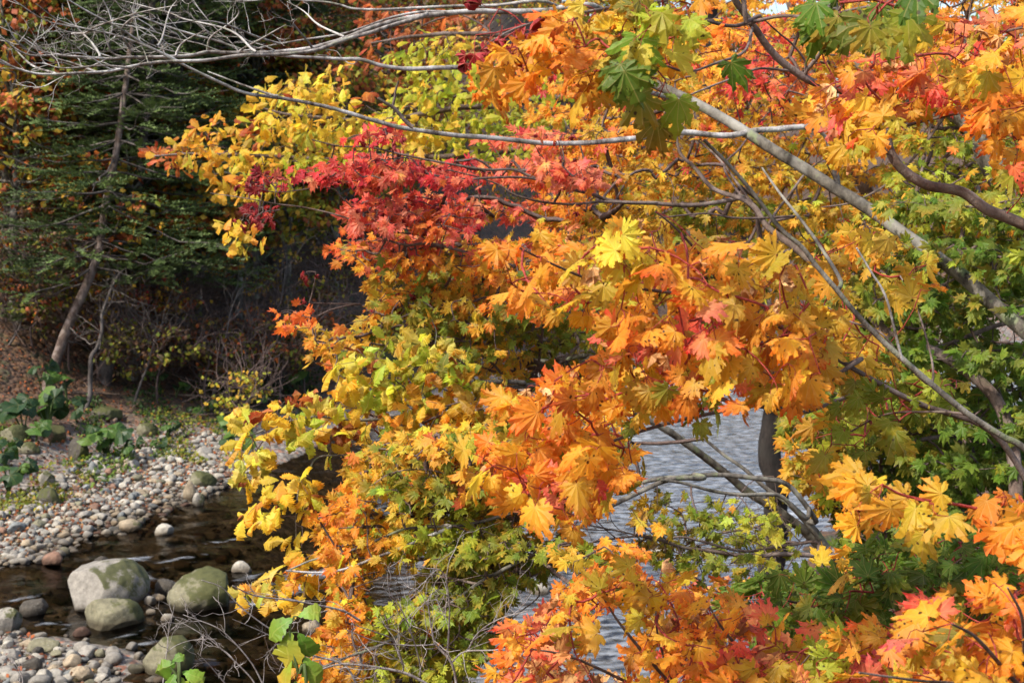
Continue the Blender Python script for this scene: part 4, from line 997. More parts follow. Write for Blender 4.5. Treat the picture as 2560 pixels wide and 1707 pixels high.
# ------------------------------------------------------------------ butterbur and low plants
GRN = lin((92, 110, 60)) * .8
def butterbur(px, py, n, w, label, seed, h=.45, col=('green', 'dkgreen'), spread=.35):
    global rng
    keep = rng; rng = np.random.default_rng(seed); b = ground_hit(px, py)[0]
    root = thing("butterbur", label, "plant", b, "butterbur plants of the far bank"); sb = MB(); lb = MB()
    for i in range(n):
        a = rng.uniform(0, 6.28); q = b + np.array([math.cos(a) * spread * rng.uniform(.1, 1), math.sin(a) * spread * rng.uniform(.1, 1), h * rng.uniform(.55, 1.15)])
        tube(sb, [b, (b + q) / 2 + np.array([0, 0, .08]), q], [.014, .012, .009], 5, 4, GRN)
        c0, c1 = random.choice(PALL[random.choice(col)]); s = w * rng.uniform(.42, .82)
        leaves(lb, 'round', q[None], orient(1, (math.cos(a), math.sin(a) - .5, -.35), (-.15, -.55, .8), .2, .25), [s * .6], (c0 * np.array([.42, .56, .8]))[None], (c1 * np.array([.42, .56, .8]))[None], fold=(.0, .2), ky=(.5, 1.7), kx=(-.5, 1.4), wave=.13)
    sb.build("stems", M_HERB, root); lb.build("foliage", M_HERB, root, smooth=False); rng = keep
BB = [(112, 1020, 3, .55, "pair of tall dark butterbur leaves above the brown boulder", .8, .2), (60, 1085, 4, .5, "dark butterbur clump behind the mossy boulder at the left edge", .5, .35), (120, 1075, 5, .6, "largest dark butterbur clump left of the thin sapling", .5, .4),
      (190, 1058, 2, .42, "single lit butterbur leaf near the foot of the thin sapling", .35, .15), (168, 1016, 2, .5, "butterbur leaf behind the thin pale sapling", .5, .2), (265, 1140, 9, .5, "bright green butterbur clump on the bar right of the squared boulder", .45, .55), (90, 1122, 2, .5, "butterbur leaf lying over the low yellow mossed stone", .3, .15),
      (14, 1180, 6, .4, "butterbur clump at the left edge of the bar", .4, .45), (20, 1235, 6, .4, "lowest butterbur clump beside the left edge", .4, .4), (330, 1172, 5, .36, "small butterbur on top of the grey block", .3, .35), (372, 1118, 3, .34, "small butterbur leaf over the pale stones of the bar", .2, .2),
      (420, 1095, 3, .26, "little butterbur below the domed mossy boulder", .2, .2), (588, 1098, 4, .42, "butterbur beside the lowest left tip of the yellow oak", .3, .3), (590, 1130, 4, .4, "butterbur at the waterline left of the yellow oak leaves", .3, .3), (690, 960, 9, .62, "big grey green butterbur clump halfway up the far bank", 1.0, .7),
      (740, 990, 5, .6, "butterbur at the right end of the far bank", .6, .5), (640, 1010, 4, .5, "butterbur below the big grey green clump", .4, .35), (540, 975, 4, .5, "shaded butterbur in the dark middle of the bank", .5, .35), (395, 975, 4, .42, "butterbur behind the long pale fallen branch", .5, .35), (440, 1005, 3, .36, "narrow butterbur in front of the long pale fallen branch", .35, .2), (500, 1040, 3, .36, "low butterbur on the leaf litter right of the bar", .25, .3)]
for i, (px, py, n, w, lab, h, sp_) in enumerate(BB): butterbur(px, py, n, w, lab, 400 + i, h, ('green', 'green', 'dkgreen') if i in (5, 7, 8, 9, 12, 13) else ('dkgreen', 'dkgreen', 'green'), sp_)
# ground cover and leaf litter
lb = MB()
for poly, n in (([(-200, 1300), (60, 1240), (110, 1180), (200, 1150), (330, 1110), (640, 1080), (640, 1160), (560, 1170), (400, 1160), (300, 1200), (120, 1280), (-200, 1380)], 900), ([(-300, 1060), (600, 960), (820, 940), (760, 1060), (600, 1090), (-300, 1130)], 1700)):
    q = sample_poly(poly, n, .9); q = q[snoise(q, .03, 9, 2) > -.1]; P = ground_hit(q[:, 0], q[:, 1])
    for _ in range(4):
        m_ = len(P); Q = P + rng.normal(size=(m_, 3)) * .07 * np.array([1, 1, .3]) + np.array([0, 0, .07]); c0, c1 = pick_cols(q[:, 0], q[:, 1], [(0, 1100, 'green'), (300, 1150, 'green'), (300, 1020, 'dkgreen'), (600, 1000, 'dkgreen'), (550, 1150, 'olive'), (100, 1240, 'olive')])
        leaves(lb, 'quad', Q, orient(m_, (0, -.6, .2), (-.1, -.4, .9), .8, .5), rng.uniform(.04, .09, m_), c0 * .7, c1 * .7, wave=0)
tag(lb.build("ground_cover", M_FAR, smooth=False), "low green herbs between the stones and along the far bank", "ground cover", kind="stuff")
lb = MB()
lf = .6
for poly, n in ((FARBAR, 1990), (FARBAR, 1900), (NEARBAR, 420), ([(-300, 1250), (60, 1240), (200, 1130), (640, 1090), (900, 960), (900, 800), (600, 830), (-300, 820)], 5200)):
    q = sample_poly(poly, n, .9); P = ground_hit(q[:, 0], q[:, 1]); P = P[P[:, 2] > .02]; m_ = len(P); P[:, 2] += rng.uniform(.02, .06, m_)
    cc = [random.choice(PALL[random.choice(['rust', 'brown', 'umber', 'tan', 'umber', 'brown'] if n < 2000 else ['umber', 'umber', 'brown', 'rust', 'umber'])]) for _ in range(m_)]
    leaves(lb, 'quad', P, orient(m_, (0, -.5, 0), (0, -.25, 1), 1.0, .3), rng.uniform(.03, .075, m_), np.array([a for a, b in cc]) * lf, np.array([b for a, b in cc]) * lf, wave=0, kx=(-1, 1))
tag(lb.build("fallen_leaves", M_LITTER, smooth=False), "brown and rust fallen leaves scattered over the stones and bank", "fallen leaves", kind="stuff")

# ------------------------------------------------------------------ near side trees
# 1 pale leaning tree with the long bare limbs
t1 = Tree("bare_tree", "pale grey leaning tree with long bare limbs reaching across the upper left", "tree",
          [(3050, 1150), (2800, 980), (2560, 826), (2431, 716), (2358, 661), (2285, 603), (2175, 523), (2066, 457), (1956, 388), (1846, 318), (1748, 263), (1640, 215), (1500, 165)], 6.2, 7.6, .038, .024, M_MOTTLE)
LA = [(1508, 29, 6.6), (1362, 31), (1252, 27), (1161, 31), (1069, 38), (996, 51), (923, 70), (860, 97), (786, 121), (713, 132), (640, 135), (567, 133), (519, 132), (475, 141), (402, 143), (322, 144), (278, 148), (219, 144), (146, 139), (66, 137), (0, 91), (-60, 40)]
LA2 = [(1069, 34), (996, 55), (923, 82), (860, 101), (786, 128), (700, 138), (600, 139), (520, 150), (475, 152), (402, 154), (340, 162), (274, 177), (190, 184), (139, 187), (91, 185), (37, 170), (0, 150), (-60, 128)]
LA3 = [(1161, 29), (1069, 30), (980, 45), (900, 72), (860, 84), (768, 99), (695, 112), (622, 126), (560, 130), (500, 110), (430, 95), (350, 70), (250, 55)]
LB_ = [(1760, 270), (1600, 225), (1400, 176), (1201, 170), (1106, 169), (1026, 170), (960, 161), (905, 147), (850, 148), (786, 145), (695, 138), (622, 128), (540, 100), (480, 85), (400, 60), (330, 30), (270, -10)]
LTOP = [(1400, 20), (1216, 18), (1069, 20), (960, 24), (887, 22), (850, 11), (805, 2), (700, -5), (600, 4), (520, -20)]
LC = [(2090, 470), (2075, 400), (2047, 327), (1938, 325), (1883, 325), (1810, 338), (1700, 331), (1600, 346), (1508, 353), (1398, 355), (1325, 353), (1216, 340), (1106, 331), (1015, 322), (941, 304), (860, 281), (786, 263), (695, 243), (614, 229), (549, 201), (475, 168), (431, 144), (366, 113), (300, 70), (220, 30), (150, -10)]
def hw(n): return None
qa = t1.limb(LA, 6.6, 5.6, .0145, .003, M_PALE, 9, bump=.09, seedit=False)
qa2 = t1.limb(LA2, 6.25, 5.5, .0095, .0038, M_PALE, 9, bump=.09, seedit=False, join=False)
qa3 = t1.limb(LA3, 6.4, 5.9, .006, .002, M_PALE, 7, seedit=False, join=False)
qb = t1.limb(LB_, 7.4, 6.0, .014, .0025, M_PALE, 9, bump=.09, seedit=False)
qt = t1.limb(LTOP, 6.6, 6.2, .008, .003, M_PALE, 7, seedit=False)
qc = t1.limb(LC, 7.6, 5.6, .0185, .003, M_PALE, 9, bump=.09, seedit=False)
t1.limb([(1033, 318), (1010, 295), (989, 271), (965, 257), (945, 245)], 5.95, 5.9, .009, .006, M_BROWN, 7, name="dead_stub", seedit=False, join=False)
t1.limb([(983, 263), (988, 240), (989, 227), (996, 203)], 5.93, 5.9, .006, .004, M_BROWN, 6, name="dead_stub", seedit=False, join=False)
t1.limb([(695, 240), (640, 222), (590, 205), (520, 178)], 5.75, 5.7, .006, .003, M_PALE, 6, seedit=False, join=False)
EXTRA = [  # the traced lesser limbs of the upper left
 [(440, 160), (380, 120), (300, 98), (215, 83), (130, 62), (60, 20), (20, -20)], [(322, 144), (290, 115), (265, 85), (225, 75), (150, 60), (90, 5)], [(390, 115), (398, 75), (410, 20), (432, 0)], [(180, 85), (215, 87), (262, 65), (350, 35), (440, 10)],
 [(240, 180), (180, 165), (120, 145), (60, 90), (0, 62)], [(91, 140), (50, 95), (0, 35)], [(330, 170), (265, 173), (165, 170), (100, 155)], [(519, 132), (530, 95), (575, 65), (600, 35), (590, 0)], [(640, 130), (560, 80), (470, 45), (420, 30), (300, -5)],
 [(440, 140), (450, 105), (470, 95), (530, 92)], [(330, 130), (312, 80), (330, 50), (370, 35)], [(860, 92), (800, 60), (755, 30), (720, 0)], [(160, 140), (90, 118), (25, 75)], [(700, 110), (640, 80), (560, 75), (500, 60), (400, 55)],
 [(250, 142), (228, 110), (195, 60), (175, 0)], [(600, 128), (660, 90), (730, 70)], [(780, 120), (735, 75), (735, 55)], [(140, 185), (80, 160), (20, 105), (-10, 90)]]
mb = MB(); eb = []
for e in EXTRA:
    P = limb3(e, rng.uniform(5.6, 6.1), rng.uniform(5.4, 6.0)); P[1:] += rng.normal(size=(len(P) - 1, 3)) * .012; tube(mb, P, np.linspace(.0055, .0016, len(P)), 6, 6, bump=.04, wob=1.0); eb.append(smooth_path(P, np.ones(len(P)), 8)[0])
for q, n_ in ((qa, 7), (qa2, 7), (qb, 6), (qa3, 4), (qt, 2)): shoots(mb, q, n_, .3, .003, (-.25, 0, .55), .8, 2, frac=(.42, 1))
for q in eb: shoots(mb, q, 2, .18, .0021, (-.2, 0, .6), .9, 2, frac=(.1, 1))
mb.build("bare_twig_sprays", M_PALE, t1.root)

# 2 dark trunk by the water with the upper yellow oak boughs
t2 = Tree("oak_tree", "oak with a dark rough trunk by the water and yellow boughs at the upper left", "tree", [(1930, 1428), (1932, 1350), (1934, 1200), (1930, 1060), (1910, 900), (1880, 700), (1830, 500), (1790, 300), (1770, 100), (1765, -150)], 14.6, 13.2, .125, .08, M_DARK, seg=16, bump=.13)
for L_ in ([(1830, 500), (1650, 420), (1450, 380), (1250, 380), (1050, 390), (850, 400), (650, 390), (480, 385), (385, 390)], [(1800, 350), (1600, 270), (1400, 250), (1150, 270), (950, 300), (750, 290), (640, 270)], [(1785, 250), (1500, 150), (1250, 90), (1050, 90), (930, 110)]):
    t2.limb(L_, 13.4, 12.4, .05, .008, M_BROWN, 7)
S2 = t2.seeds(); OAKC = [(400, 390, 'rust'), (480, 380, 'gold'), (560, 320, 'gold'), (520, 400, 'gold'), (640, 230, 'yellow'), (700, 300, 'yellow'), (640, 400, 'yellow'), (620, 330, 'rust', .6), (800, 250, 'yellow'), (850, 380, 'yellow'), (780, 430, 'lime'), (1000, 320, 'yellow'), (1000, 250, 'lime'), (1150, 250, 'lime'), (1250, 230, 'lime'), (1300, 330, 'lime'), (1000, 390, 'yellow'), (930, 240, 'rust', .5)]
kwo = dict(fold=(.05, .4), ky=(.2, 1.2), kx=(-.6, .8), wave=.05)
zone(t2.root, [(368, 385), (400, 355), (470, 325), (560, 285), (590, 230), (640, 190), (760, 172), (850, 190), (870, 250), (960, 260), (1080, 190), (1240, 170), (1440, 190), (1470, 300), (1380, 420), (1200, 400), (1000, 400), (880, 440), (740, 450), (640, 480), (520, 460), (430, 425)], 520, (12.0, 13.6), 4, (.10, .15), 'oaklow', OAKC, S2, M_OAK, tip=(-.35, -.3, -.35), nrm=(-.3, -.6, .6), jt=.75, jn=.5, gap=-.5, layer=.3, seed=1, **kwo)
zone(t2.root, [(560, 560), (600, 545), (660, 560), (650, 600), (580, 600)], 9, (9.0, 9.4), 4, (.09, .12), 'oaklow', [(600, 570, 'yellow'), (640, 580, 'gold')], at(np.linspace(600, 900, 6), np.linspace(560, 470, 6), 9.3), M_OAK, jt=.7, seed=2, **kwo)
zone(t2.root, [(900, 10), (1200, 10), (1260, 120), (1120, 170), (930, 150)], 90, (13.6, 14.6), 4, (.10, .14), 'oaklow', [(950, 60, 'rust'), (1100, 50, 'rust'), (1050, 130, 'brown'), (1150, 100, 'tan')], S2, M_OAK, jt=.75, gap=-.1, seed=3, **kwo)
zone(t2.root, [(960, 140), (1060, 90), (1180, 80), (1300, 110), (1240, 170), (1050, 190)], 80, (12.6, 13.2), 3, (.10, .14), 'oaklow', [(1000, 150, 'lime'), (1150, 100, 'yellow'), (1200, 150, 'lime')], S2, M_OAK, jt=.7, gap=-.3, seed=4, **kwo)

# 3 the red to orange maple
t3 = Tree("maple_tree", "brown stemmed maple whose leaves run from crimson tips to orange and gold", "tree",
          [(2560, 1800), (2548, 1400), (2541, 1192), (2523, 1064), (2486, 990), (2413, 925), (2340, 880), (2230, 850), (2170, 785), (2110, 738), (2066, 691), (1985, 625), (1919, 570), (1890, 523), (1854, 497), (1784, 472), (1737, 421), (1700, 384), (1690, 330)], 6.2, 7.6, .036, .007, M_BROWN)
R1 = [(1854, 497, 7.5), (1750, 512), (1633, 508), (1581, 508), (1527, 501), (1472, 483), (1398, 468), (1325, 442), (1282, 424), (1216, 424), (1143, 413), (1069, 400), (996, 384), (923, 368), (850, 366), (780, 350)]
for pts, da, db, ra, rb in ((R1, 7.5, 6.8, .013, .003), ([(1633, 508), (1512, 505), (1435, 512), (1362, 506), (1289, 486), (1249, 461), (1190, 440), (1120, 425)], 7.3, 7.0, .009, .003), ([(1398, 468), (1318, 446), (1216, 446), (1161, 450), (1106, 442), (1055, 428), (1026, 395), (960, 400), (880, 408)], 7.1, 6.8, .007, .0025),
     ([(1985, 625), (1800, 660), (1600, 668), (1380, 663), (1289, 667), (1216, 649), (1143, 625), (1069, 607), (1015, 612), (960, 596), (923, 570), (860, 541), (768, 519), (695, 510), (622, 497), (527, 483)], 7.3, 6.7, .012, .0018), ([(1069, 607), (1044, 588), (941, 570), (860, 500), (820, 470), (700, 480), (650, 472)], 6.9, 6.6, .005, .0018),
     ([(1327, 980), (1225, 900), (1183, 880), (1120, 850), (1135, 860), (1060, 850), (1010, 835), (955, 808), (900, 760)], 7.6, 7.0, .008, .003), ([(2066, 691), (1900, 800), (1700, 850), (1500, 830), (1327, 980)], 7.4, 7.5, .012, .008), ([(1890, 523), (1800, 400), (1720, 330), (1640, 250), (1560, 200)], 7.6, 8.6, .01, .003),
     ([(1854, 497), (1810, 420), (1850, 370), (1905, 300), (1950, 250), (2000, 190)], 7.6, 8.4, .008, .003), ([(2170, 785), (2250, 600), (2300, 450), (2330, 300), (2400, 150), (2430, 0)], 7.2, 9, .014, .004), ([(1919, 570), (2000, 450), (2100, 350), (2150, 200)], 7.4, 8.8, .01, .003), ([(1985, 540), (1900, 545), (1830, 545), (1760, 535), (1640, 545)], 7.4, 7.2, .008, .004)):
    t3.limb(pts, da, db, ra, rb, M_BROWN if ra > .008 else M_TWIG, 7)
S3 = t3.seeds(); mk = dict(tip=(-.6, -.15, -.5), nrm=(-.3, -.65, .65), jt=.45, jn=.42, layer=.22)
zone(t3.root, [(600, 500), (660, 440), (720, 430), (800, 400), (900, 350), (1000, 315), (1180, 305), (1330, 330), (1450, 380), (1520, 470), (1400, 580), (1200, 610), (1000, 600), (850, 590), (790, 520), (700, 550), (640, 530)], 860, (6.6, 7.5), 2, (.05, .075), 'mid7',
     [(640, 480, 'crimson'), (760, 450, 'red'), (830, 400, 'crimson', .7), (900, 380, 'red'), (900, 500, 'red'), (820, 540, 'vermil'), (1020, 430, 'red'), (1150, 400, 'red'), (1180, 340, 'red'), (1100, 480, 'red'), (1200, 470, 'salmon'), (1000, 540, 'salmon'), (960, 470, 'pink'), (880, 440, 'pink'), (1080, 560, 'vermil'), (1300, 500, 'salmon'), (1300, 400, 'pink'), (1400, 420, 'pink'), (1250, 590, 'salmon'), (1430, 520, 'orange'), (1450, 450, 'salmon'), (900, 580, 'salmon')], S3, M_LEAF_MID, gap=-.22, dead=.17, deadcol='crimson', seed=11, **mk)
zone(t3.root, [(590, 530), (600, 440), (700, 400), (720, 470), (680, 560), (600, 580)], 26, (6.6, 6.9), 1, (.05, .07), 'mid7', [(640, 480, 'crimson'), (700, 430, 'red')], S3, M_LEAF_MID, gap=-.6, dead=.85, deadcol='crimson', seed=12, **mk)
zone(t3.root, [(740, 690), (790, 680), (800, 740), (750, 740)], 5, (6.7, 6.8), 1, (.05, .06), 'mid7', [(640, 480, 'crimson')], S3, M_LEAF_MID, gap=-2, dead=1, deadcol='crimson', seed=13, **mk)
zone(t3.root, [(930, 720), (1050, 700), (1110, 760), (1060, 780), (950, 810)], 16, (6.9, 7.15), 1, (.05, .07), 'mid7', [(640, 480, 'crimson')], S3, M_LEAF_MID, gap=-.6, dead=1, deadcol='crimson', seed=14, **mk)
zone(t3.root, [(800, 620), (860, 580), (1000, 585), (1150, 620), (1300, 640), (1400, 700), (1350, 800), (1200, 880), (1020, 860), (880, 860), (850, 910), (790, 880), (770, 840), (790, 800), (690, 812), (690, 790), (790, 755), (830, 700)], 700, (6.7, 7.7), 2, (.05, .075), 'mid7',
     [(830, 620, 'vermil'), (900, 650, 'orange'), (760, 790, 'vermil'), (830, 740, 'orange'), (790, 840, 'gold'), (950, 720, 'gold'), (1050, 660, 'orange'), (1050, 760, 'olive'), (1000, 800, 'olive'), (1150, 740, 'gold'), (1250, 700, 'orange'), (1100, 850, 'olive'), (1300, 800, 'olive'), (900, 800, 'gold'), (950, 620, 'pink')], S3, M_LEAF_MID, gap=-.4, seed=15, **mk)
zone(t3.root, [(1330, 170), (1500, 150), (1700, 100), (1850, 40), (2050, 20), (2300, -60), (2620, -60), (2660, 200), (2640, 640), (2300, 610), (2100, 660), (1900, 640), (1600, 660), (1400, 600), (1320, 480), (1350, 330)], 2300, (7.8, 9.8), 3, (.052, .08), 'low7',
     [(1420, 220, 'red'), (1480, 190, 'pink'), (1880, 190, 'red'), (1980, 200, 'pink'), (1500, 300, 'gold'), (1400, 420, 'vermil'), (1550, 350, 'orange'), (1600, 420, 'gold'), (1700, 250, 'gold'), (2000, 320, 'gold'), (1900, 420, 'gold'), (2100, 450, 'gold'), (2300, 450, 'lime'), (1700, 560, 'olive'), (1600, 520, 'gold'), (2000, 560, 'gold'), (2200, 560, 'lime'), (2500, 300, 'olive'), (1800, 120, 'orange'), (2200, 150, 'gold'), (2400, 100, 'orange'), (2050, 100, 'gold'), (1650, 150, 'lime'), (1900, 530, 'olive')], S3, M_LEAF_MID, gap=-.75, seed=16, dead=.03, deadcol='brown', **mk)
zone(t3.root, [(1060, 640), (1300, 640), (1500, 600), (1750, 600), (1950, 640), (1900, 800), (1750, 950), (1500, 960), (1300, 960), (1150, 940), (1050, 860)], 1300, (7.3, 8.8), 2, (.048, .072), 'low7',
     [(1100, 700, 'olive'), (1200, 800, 'olive'), (1250, 700, 'gold'), (1400, 850, 'olive'), (1450, 760, 'lime'), (1600, 680, 'gold'), (1100, 900, 'olive'), (1600, 850, 'olive'), (1250, 900, 'gold'), (1800, 750, 'gold')], S3, M_LEAF_MID, gap=-.9, seed=17, **mk)

zone(t3.root, [(980, 560), (1100, 400), (1300, 330), (1500, 330), (1560, 480), (1500, 660), (1300, 660), (1100, 660)], 520, (7.6, 8.8), 2, (.05, .075), 'low7',
     [(1050, 500, 'pink'), (1150, 440, 'red'), (1250, 400, 'pink'), (1400, 400, 'salmon'), (1300, 500, 'salmon'), (1150, 560, 'salmon'), (1450, 350, 'orange'), (1200, 580, 'gold'), (1400, 560, 'gold'), (1480, 480, 'gold'), (1450, 620, 'olive'), (1150, 640, 'gold')], S3, M_LEAF_MID, gap=-.9, seed=18, **mk)
zone(t3.root, [(640, 450), (760, 420), (900, 350), (1000, 380), (1000, 520), (960, 600), (800, 570), (720, 530), (640, 520)], 150, (6.5, 7.1), 2, (.05, .072), 'mid7', [(680, 480, 'pink'), (760, 450, 'red'), (850, 400, 'red'), (920, 480, 'pink'), (820, 530, 'salmon'), (940, 560, 'salmon'), (760, 500, 'crimson', .6)], S3, M_LEAF_MID, gap=-.12, dead=.15, deadcol='crimson', seed=19, **mk)
# 4 the lower yellow oak
t4 = Tree("oak_tree", "leaning oak with toothed yellow leaves hanging over the stream at centre left", "tree", [(2300, 1560), (2175, 1430), (2084, 1386), (2011, 1327), (1956, 1283), (1901, 1247), (1846, 1210), (1750, 1130), (1640, 1060), (1500, 1000), (1380, 965), (1267, 969)], 8.2, 7.0, .034, .012, M_GREY)
for pts, da, db, ra, rb in (([(1267, 969), (1179, 998), (1088, 1027), (1000, 1040), (900, 1050), (800, 1040), (700, 1060), (620, 1090)], 7.0, 6.5, .013, .003), ([(1300, 960), (1168, 958), (1124, 994), (1069, 1020), (1026, 1045), (989, 1082), (940, 1110)], 7.0, 6.6, .013, .006), ([(1069, 1020), (960, 1000), (880, 960), (830, 920)], 6.8, 6.6, .006, .002),
     ([(1060, 1080), (1050, 1000), (1090, 850), (1080, 800)], 6.6, 6.5, .004, .002), ([(989, 1082), (900, 1130), (800, 1140), (770, 1180), (745, 1210), (700, 1230)], 6.6, 6.4, .006, .0025), ([(745, 1210), (740, 1300), (740, 1380), (720, 1440)], 6.4, 6.4, .004, .002), ([(1088, 1027), (1000, 960), (920, 900)], 6.9, 6.6, .007, .002), ([(1380, 965), (1480, 890), (1380, 905), (1300, 895), (1234, 892)], 8, 8.4, .018, .012)):
    t4.limb(pts, da, db, ra, rb, M_GREY, 7)
S4 = t4.seeds(); oc = [(620, 1030, 'paleyellow'), (640, 1080, 'yellow'), (700, 1040, 'yellow'), (800, 1000, 'paleyellow'), (850, 900, 'yellow'), (950, 920, 'lime'), (1000, 880, 'paleyellow'), (1050, 950, 'lime'), (900, 1000, 'yellow'), (760, 1100, 'lime'), (640, 1150, 'paleyellow'), (880, 1060, 'brown', .5), (760, 990, 'rust', .5), (1150, 980, 'gold'), (1050, 1050, 'gold'), (1200, 900, 'olive'), (720, 1250, 'yellow'), (700, 1200, 'yellow'), (760, 1350, 'yellow'), (680, 1470, 'paleyellow'), (740, 1470, 'yellow')]
ok_ = dict(size=(.08, .125), mat=M_OAK, key='oak', tip=(-.45, -.25, -.5), nrm=(-.35, -.7, .55), jt=.75, jn=.45, fold=(.1, .5), ky=(.2, 1.3), kx=(-.5, .7), wave=.05, stalk=.25, deadcol='brown')
zone(t4.root, [(585, 1030), (640, 1010), (700, 1000), (800, 975), (860, 950), (800, 895), (880, 870), (960, 850), (1000, 840), (1120, 890), (1250, 940), (1320, 1020), (1220, 1090), (1000, 1080), (900, 1090), (830, 1130), (760, 1100), (700, 1090), (670, 1120), (650, 1190), (600, 1200), (585, 1160), (620, 1090)], 165, (6.3, 7.1), 4, ctrl=oc, seeds=S4, gap=-.75, dead=.07, seed=21, **ok_)
for i, (pl, n_) in enumerate((([(600, 1290), (640, 1260), (690, 1200), (770, 1180), (800, 1230), (790, 1290), (690, 1300)], 15), ([(700, 1330), (770, 1290), (800, 1380), (740, 1420)], 7), ([(595, 1490), (650, 1450), (700, 1430), (790, 1440), (780, 1500), (720, 1510)], 11), ([(1040, 860), (1120, 830), (1150, 900), (1050, 930)], 8))):
    zone(t4.root, pl, n_, (6.2, 6.5), 4, ctrl=oc, seeds=S4, gap=-2, dead=.08, seed=22 + i, **ok_)

# 5 the lower orange, gold and green maple over the water
t5 = Tree("maple_tree", "spreading maple with pale lichened limbs low over the water, leaves orange gold and olive", "tree", [(2380, 1640), (2250, 1500), (2160, 1430), (2088, 1393), (2040, 1330), (1974, 1260)], 7.0, 6.6, .036, .014, M_GREY)
for pts, da, db, ra, rb, mt in (([(2040, 1300), (1974, 1210), (1883, 1192), (1791, 1185), (1700, 1192), (1655, 1194), (1563, 1212), (1490, 1236), (1417, 1254), (1307, 1276), (1179, 1309), (1106, 1316), (1015, 1324), (941, 1353), (850, 1386), (780, 1400), (720, 1425)], 6.6, 5.8, .013, .0035, M_GREY), ([(1124, 1318), (1069, 1342), (1015, 1367), (941, 1393), (850, 1422), (790, 1428), (715, 1424)], 5.95, 5.7, .008, .004, M_PALE),
     ([(1760, 1200), (1673, 1203), (1581, 1239), (1508, 1276), (1435, 1327), (1362, 1371), (1289, 1411), (1197, 1459), (1124, 1510), (1033, 1565), (941, 1616), (850, 1649), (770, 1685)], 6.3, 5.6, .0125, .0045, M_GREY), ([(2088, 1393), (1956, 1382), (1883, 1389), (1773, 1378), (1700, 1367), (1620, 1340), (1540, 1345), (1450, 1360)], 6.6, 6.2, .014, .003, M_BROWN), ([(2040, 1356), (1956, 1364), (1865, 1378), (1755, 1353), (1700, 1342), (1640, 1350), (1560, 1330), (1470, 1310)], 6.6, 6.3, .009, .003, M_BROWN),
     ([(2011, 1290), (1956, 1245), (1919, 1236), (1846, 1236), (1773, 1225), (1700, 1206), (1650, 1200)], 6.5, 6.2, .011, .006, M_GREY), ([(2022, 1302), (1974, 1254), (1919, 1217), (1865, 1174), (1810, 1137), (1760, 1095)], 6.7, 6.8, .014, .007, M_GREY), ([(1581, 1239), (1500, 1180), (1400, 1130), (1280, 1100), (1180, 1120), (1060, 1180)], 6.2, 6.4, .008, .002, M_BROWN), ([(1307, 1276), (1200, 1240), (1100, 1180), (990, 1180), (920, 1220)], 6.0, 6.2, .006, .002, M_BROWN), ([(1289, 1411), (1350, 1480), (1300, 1530), (1240, 1580)], 6, 6.1, .005, .002, M_BROWN),
     ([(1197, 1459), (1100, 1440), (980, 1440), (880, 1470)], 5.9, 6.0, .006, .002, M_BROWN), ([(1124, 1510), (1150, 1580), (1080, 1640), (1000, 1690)], 5.8, 6.0, .005, .002, M_BROWN)):
    t5.limb(pts, da, db, ra, rb, mt, 8)
shb = MB(); shoots(shb, t5.all[4], 9, .35, .003, (-.4, 0, .0), .7, 2); shoots(shb, t5.all[3], 12, .4, .003, (-.4, 0, .1), .7, 2); shoots(shb, t5.all[5], 9, .4, .003, (-.4, 0, .1), .7, 2); shb.build("bare_twig_sprays", M_BROWN, t5.root)
S5 = t5.seeds()
zone(t5.root, [(860, 1200), (900, 1150), (960, 1110), (1050, 1080), (1250, 1040), (1400, 1060), (1480, 1150), (1420, 1260), (1300, 1300), (1200, 1340), (1100, 1380), (950, 1410), (850, 1430), (720, 1440), (780, 1350), (830, 1260)], 1350, (5.8, 7.0), 2, (.046, .072), 'mid7',
     [(900, 1200, 'gold'), (850, 1300, 'orange'), (880, 1260, 'orange'), (800, 1380, 'orange'), (740, 1420, 'orange'), (950, 1250, 'lime'), (930, 1160, 'gold'), (1050, 1130, 'gold'), (1100, 1250, 'olive'), (1200, 1150, 'yellow'), (1250, 1250, 'olive'), (1050, 1330, 'lime'), (1350, 1150, 'orange'), (1000, 1200, 'olive'), (1000, 1320, 'gold'), (900, 1400, 'gold'), (1150, 1340, 'lime'), (1180, 1200, 'rust', .6)], S5, M_LEAF_MID, gap=-.62, seed=31, **mk)
zone(t5.root, [(830, 1430), (1100, 1390), (1280, 1330), (1400, 1390), (1280, 1480), (1230, 1600), (1150, 1740), (850, 1740), (730, 1700), (790, 1600), (840, 1540)], 1100, (5.7, 6.7), 2, (.046, .072), 'mid7',
     [(870, 1480, 'orange'), (880, 1560, 'orange'), (850, 1650, 'gold'), (800, 1680, 'orange'), (950, 1560, 'lime'), (1000, 1480, 'lime'), (950, 1450, 'yellow'), (1100, 1450, 'olive'), (1180, 1400, 'olive'), (1150, 1530, 'olive'), (1050, 1620, 'olive'), (1000, 1690, 'lime'), (1250, 1440, 'olive'), (1180, 1500, 'olive'), (1100, 1680, 'lime')], S5, M_LEAF_MID, gap=-.5, seed=32, **mk)
zone(t5.root, [(1380, 1270), (1500, 1180), (1640, 1230), (1760, 1260), (1960, 1270), (2000, 1370), (1850, 1430), (1700, 1430), (1450, 1440)], 230, (6.0, 7), 2, (.045, .07), 'mid7', [(1700, 1300, 'olive'), (1800, 1350, 'olive'), (1500, 1360, 'olive'), (1600, 1280, 'gold'), (1900, 1320, 'lime'), (1780, 1195, 'red', .3), (1850, 1230, 'orange', .5)], S5, M_LEAF_MID, gap=-.3, seed=33, **mk)
zone(t5.root, [(1380, 1010), (1560, 1030), (1600, 1130), (1500, 1240), (1400, 1230)], 130, (6.2, 7), 2, (.045, .07), 'mid7', [(1450, 1080, 'gold'), (1500, 1180, 'olive'), (1400, 1200, 'orange')], S5, M_LEAF_MID, gap=-.4, seed=36, **mk)
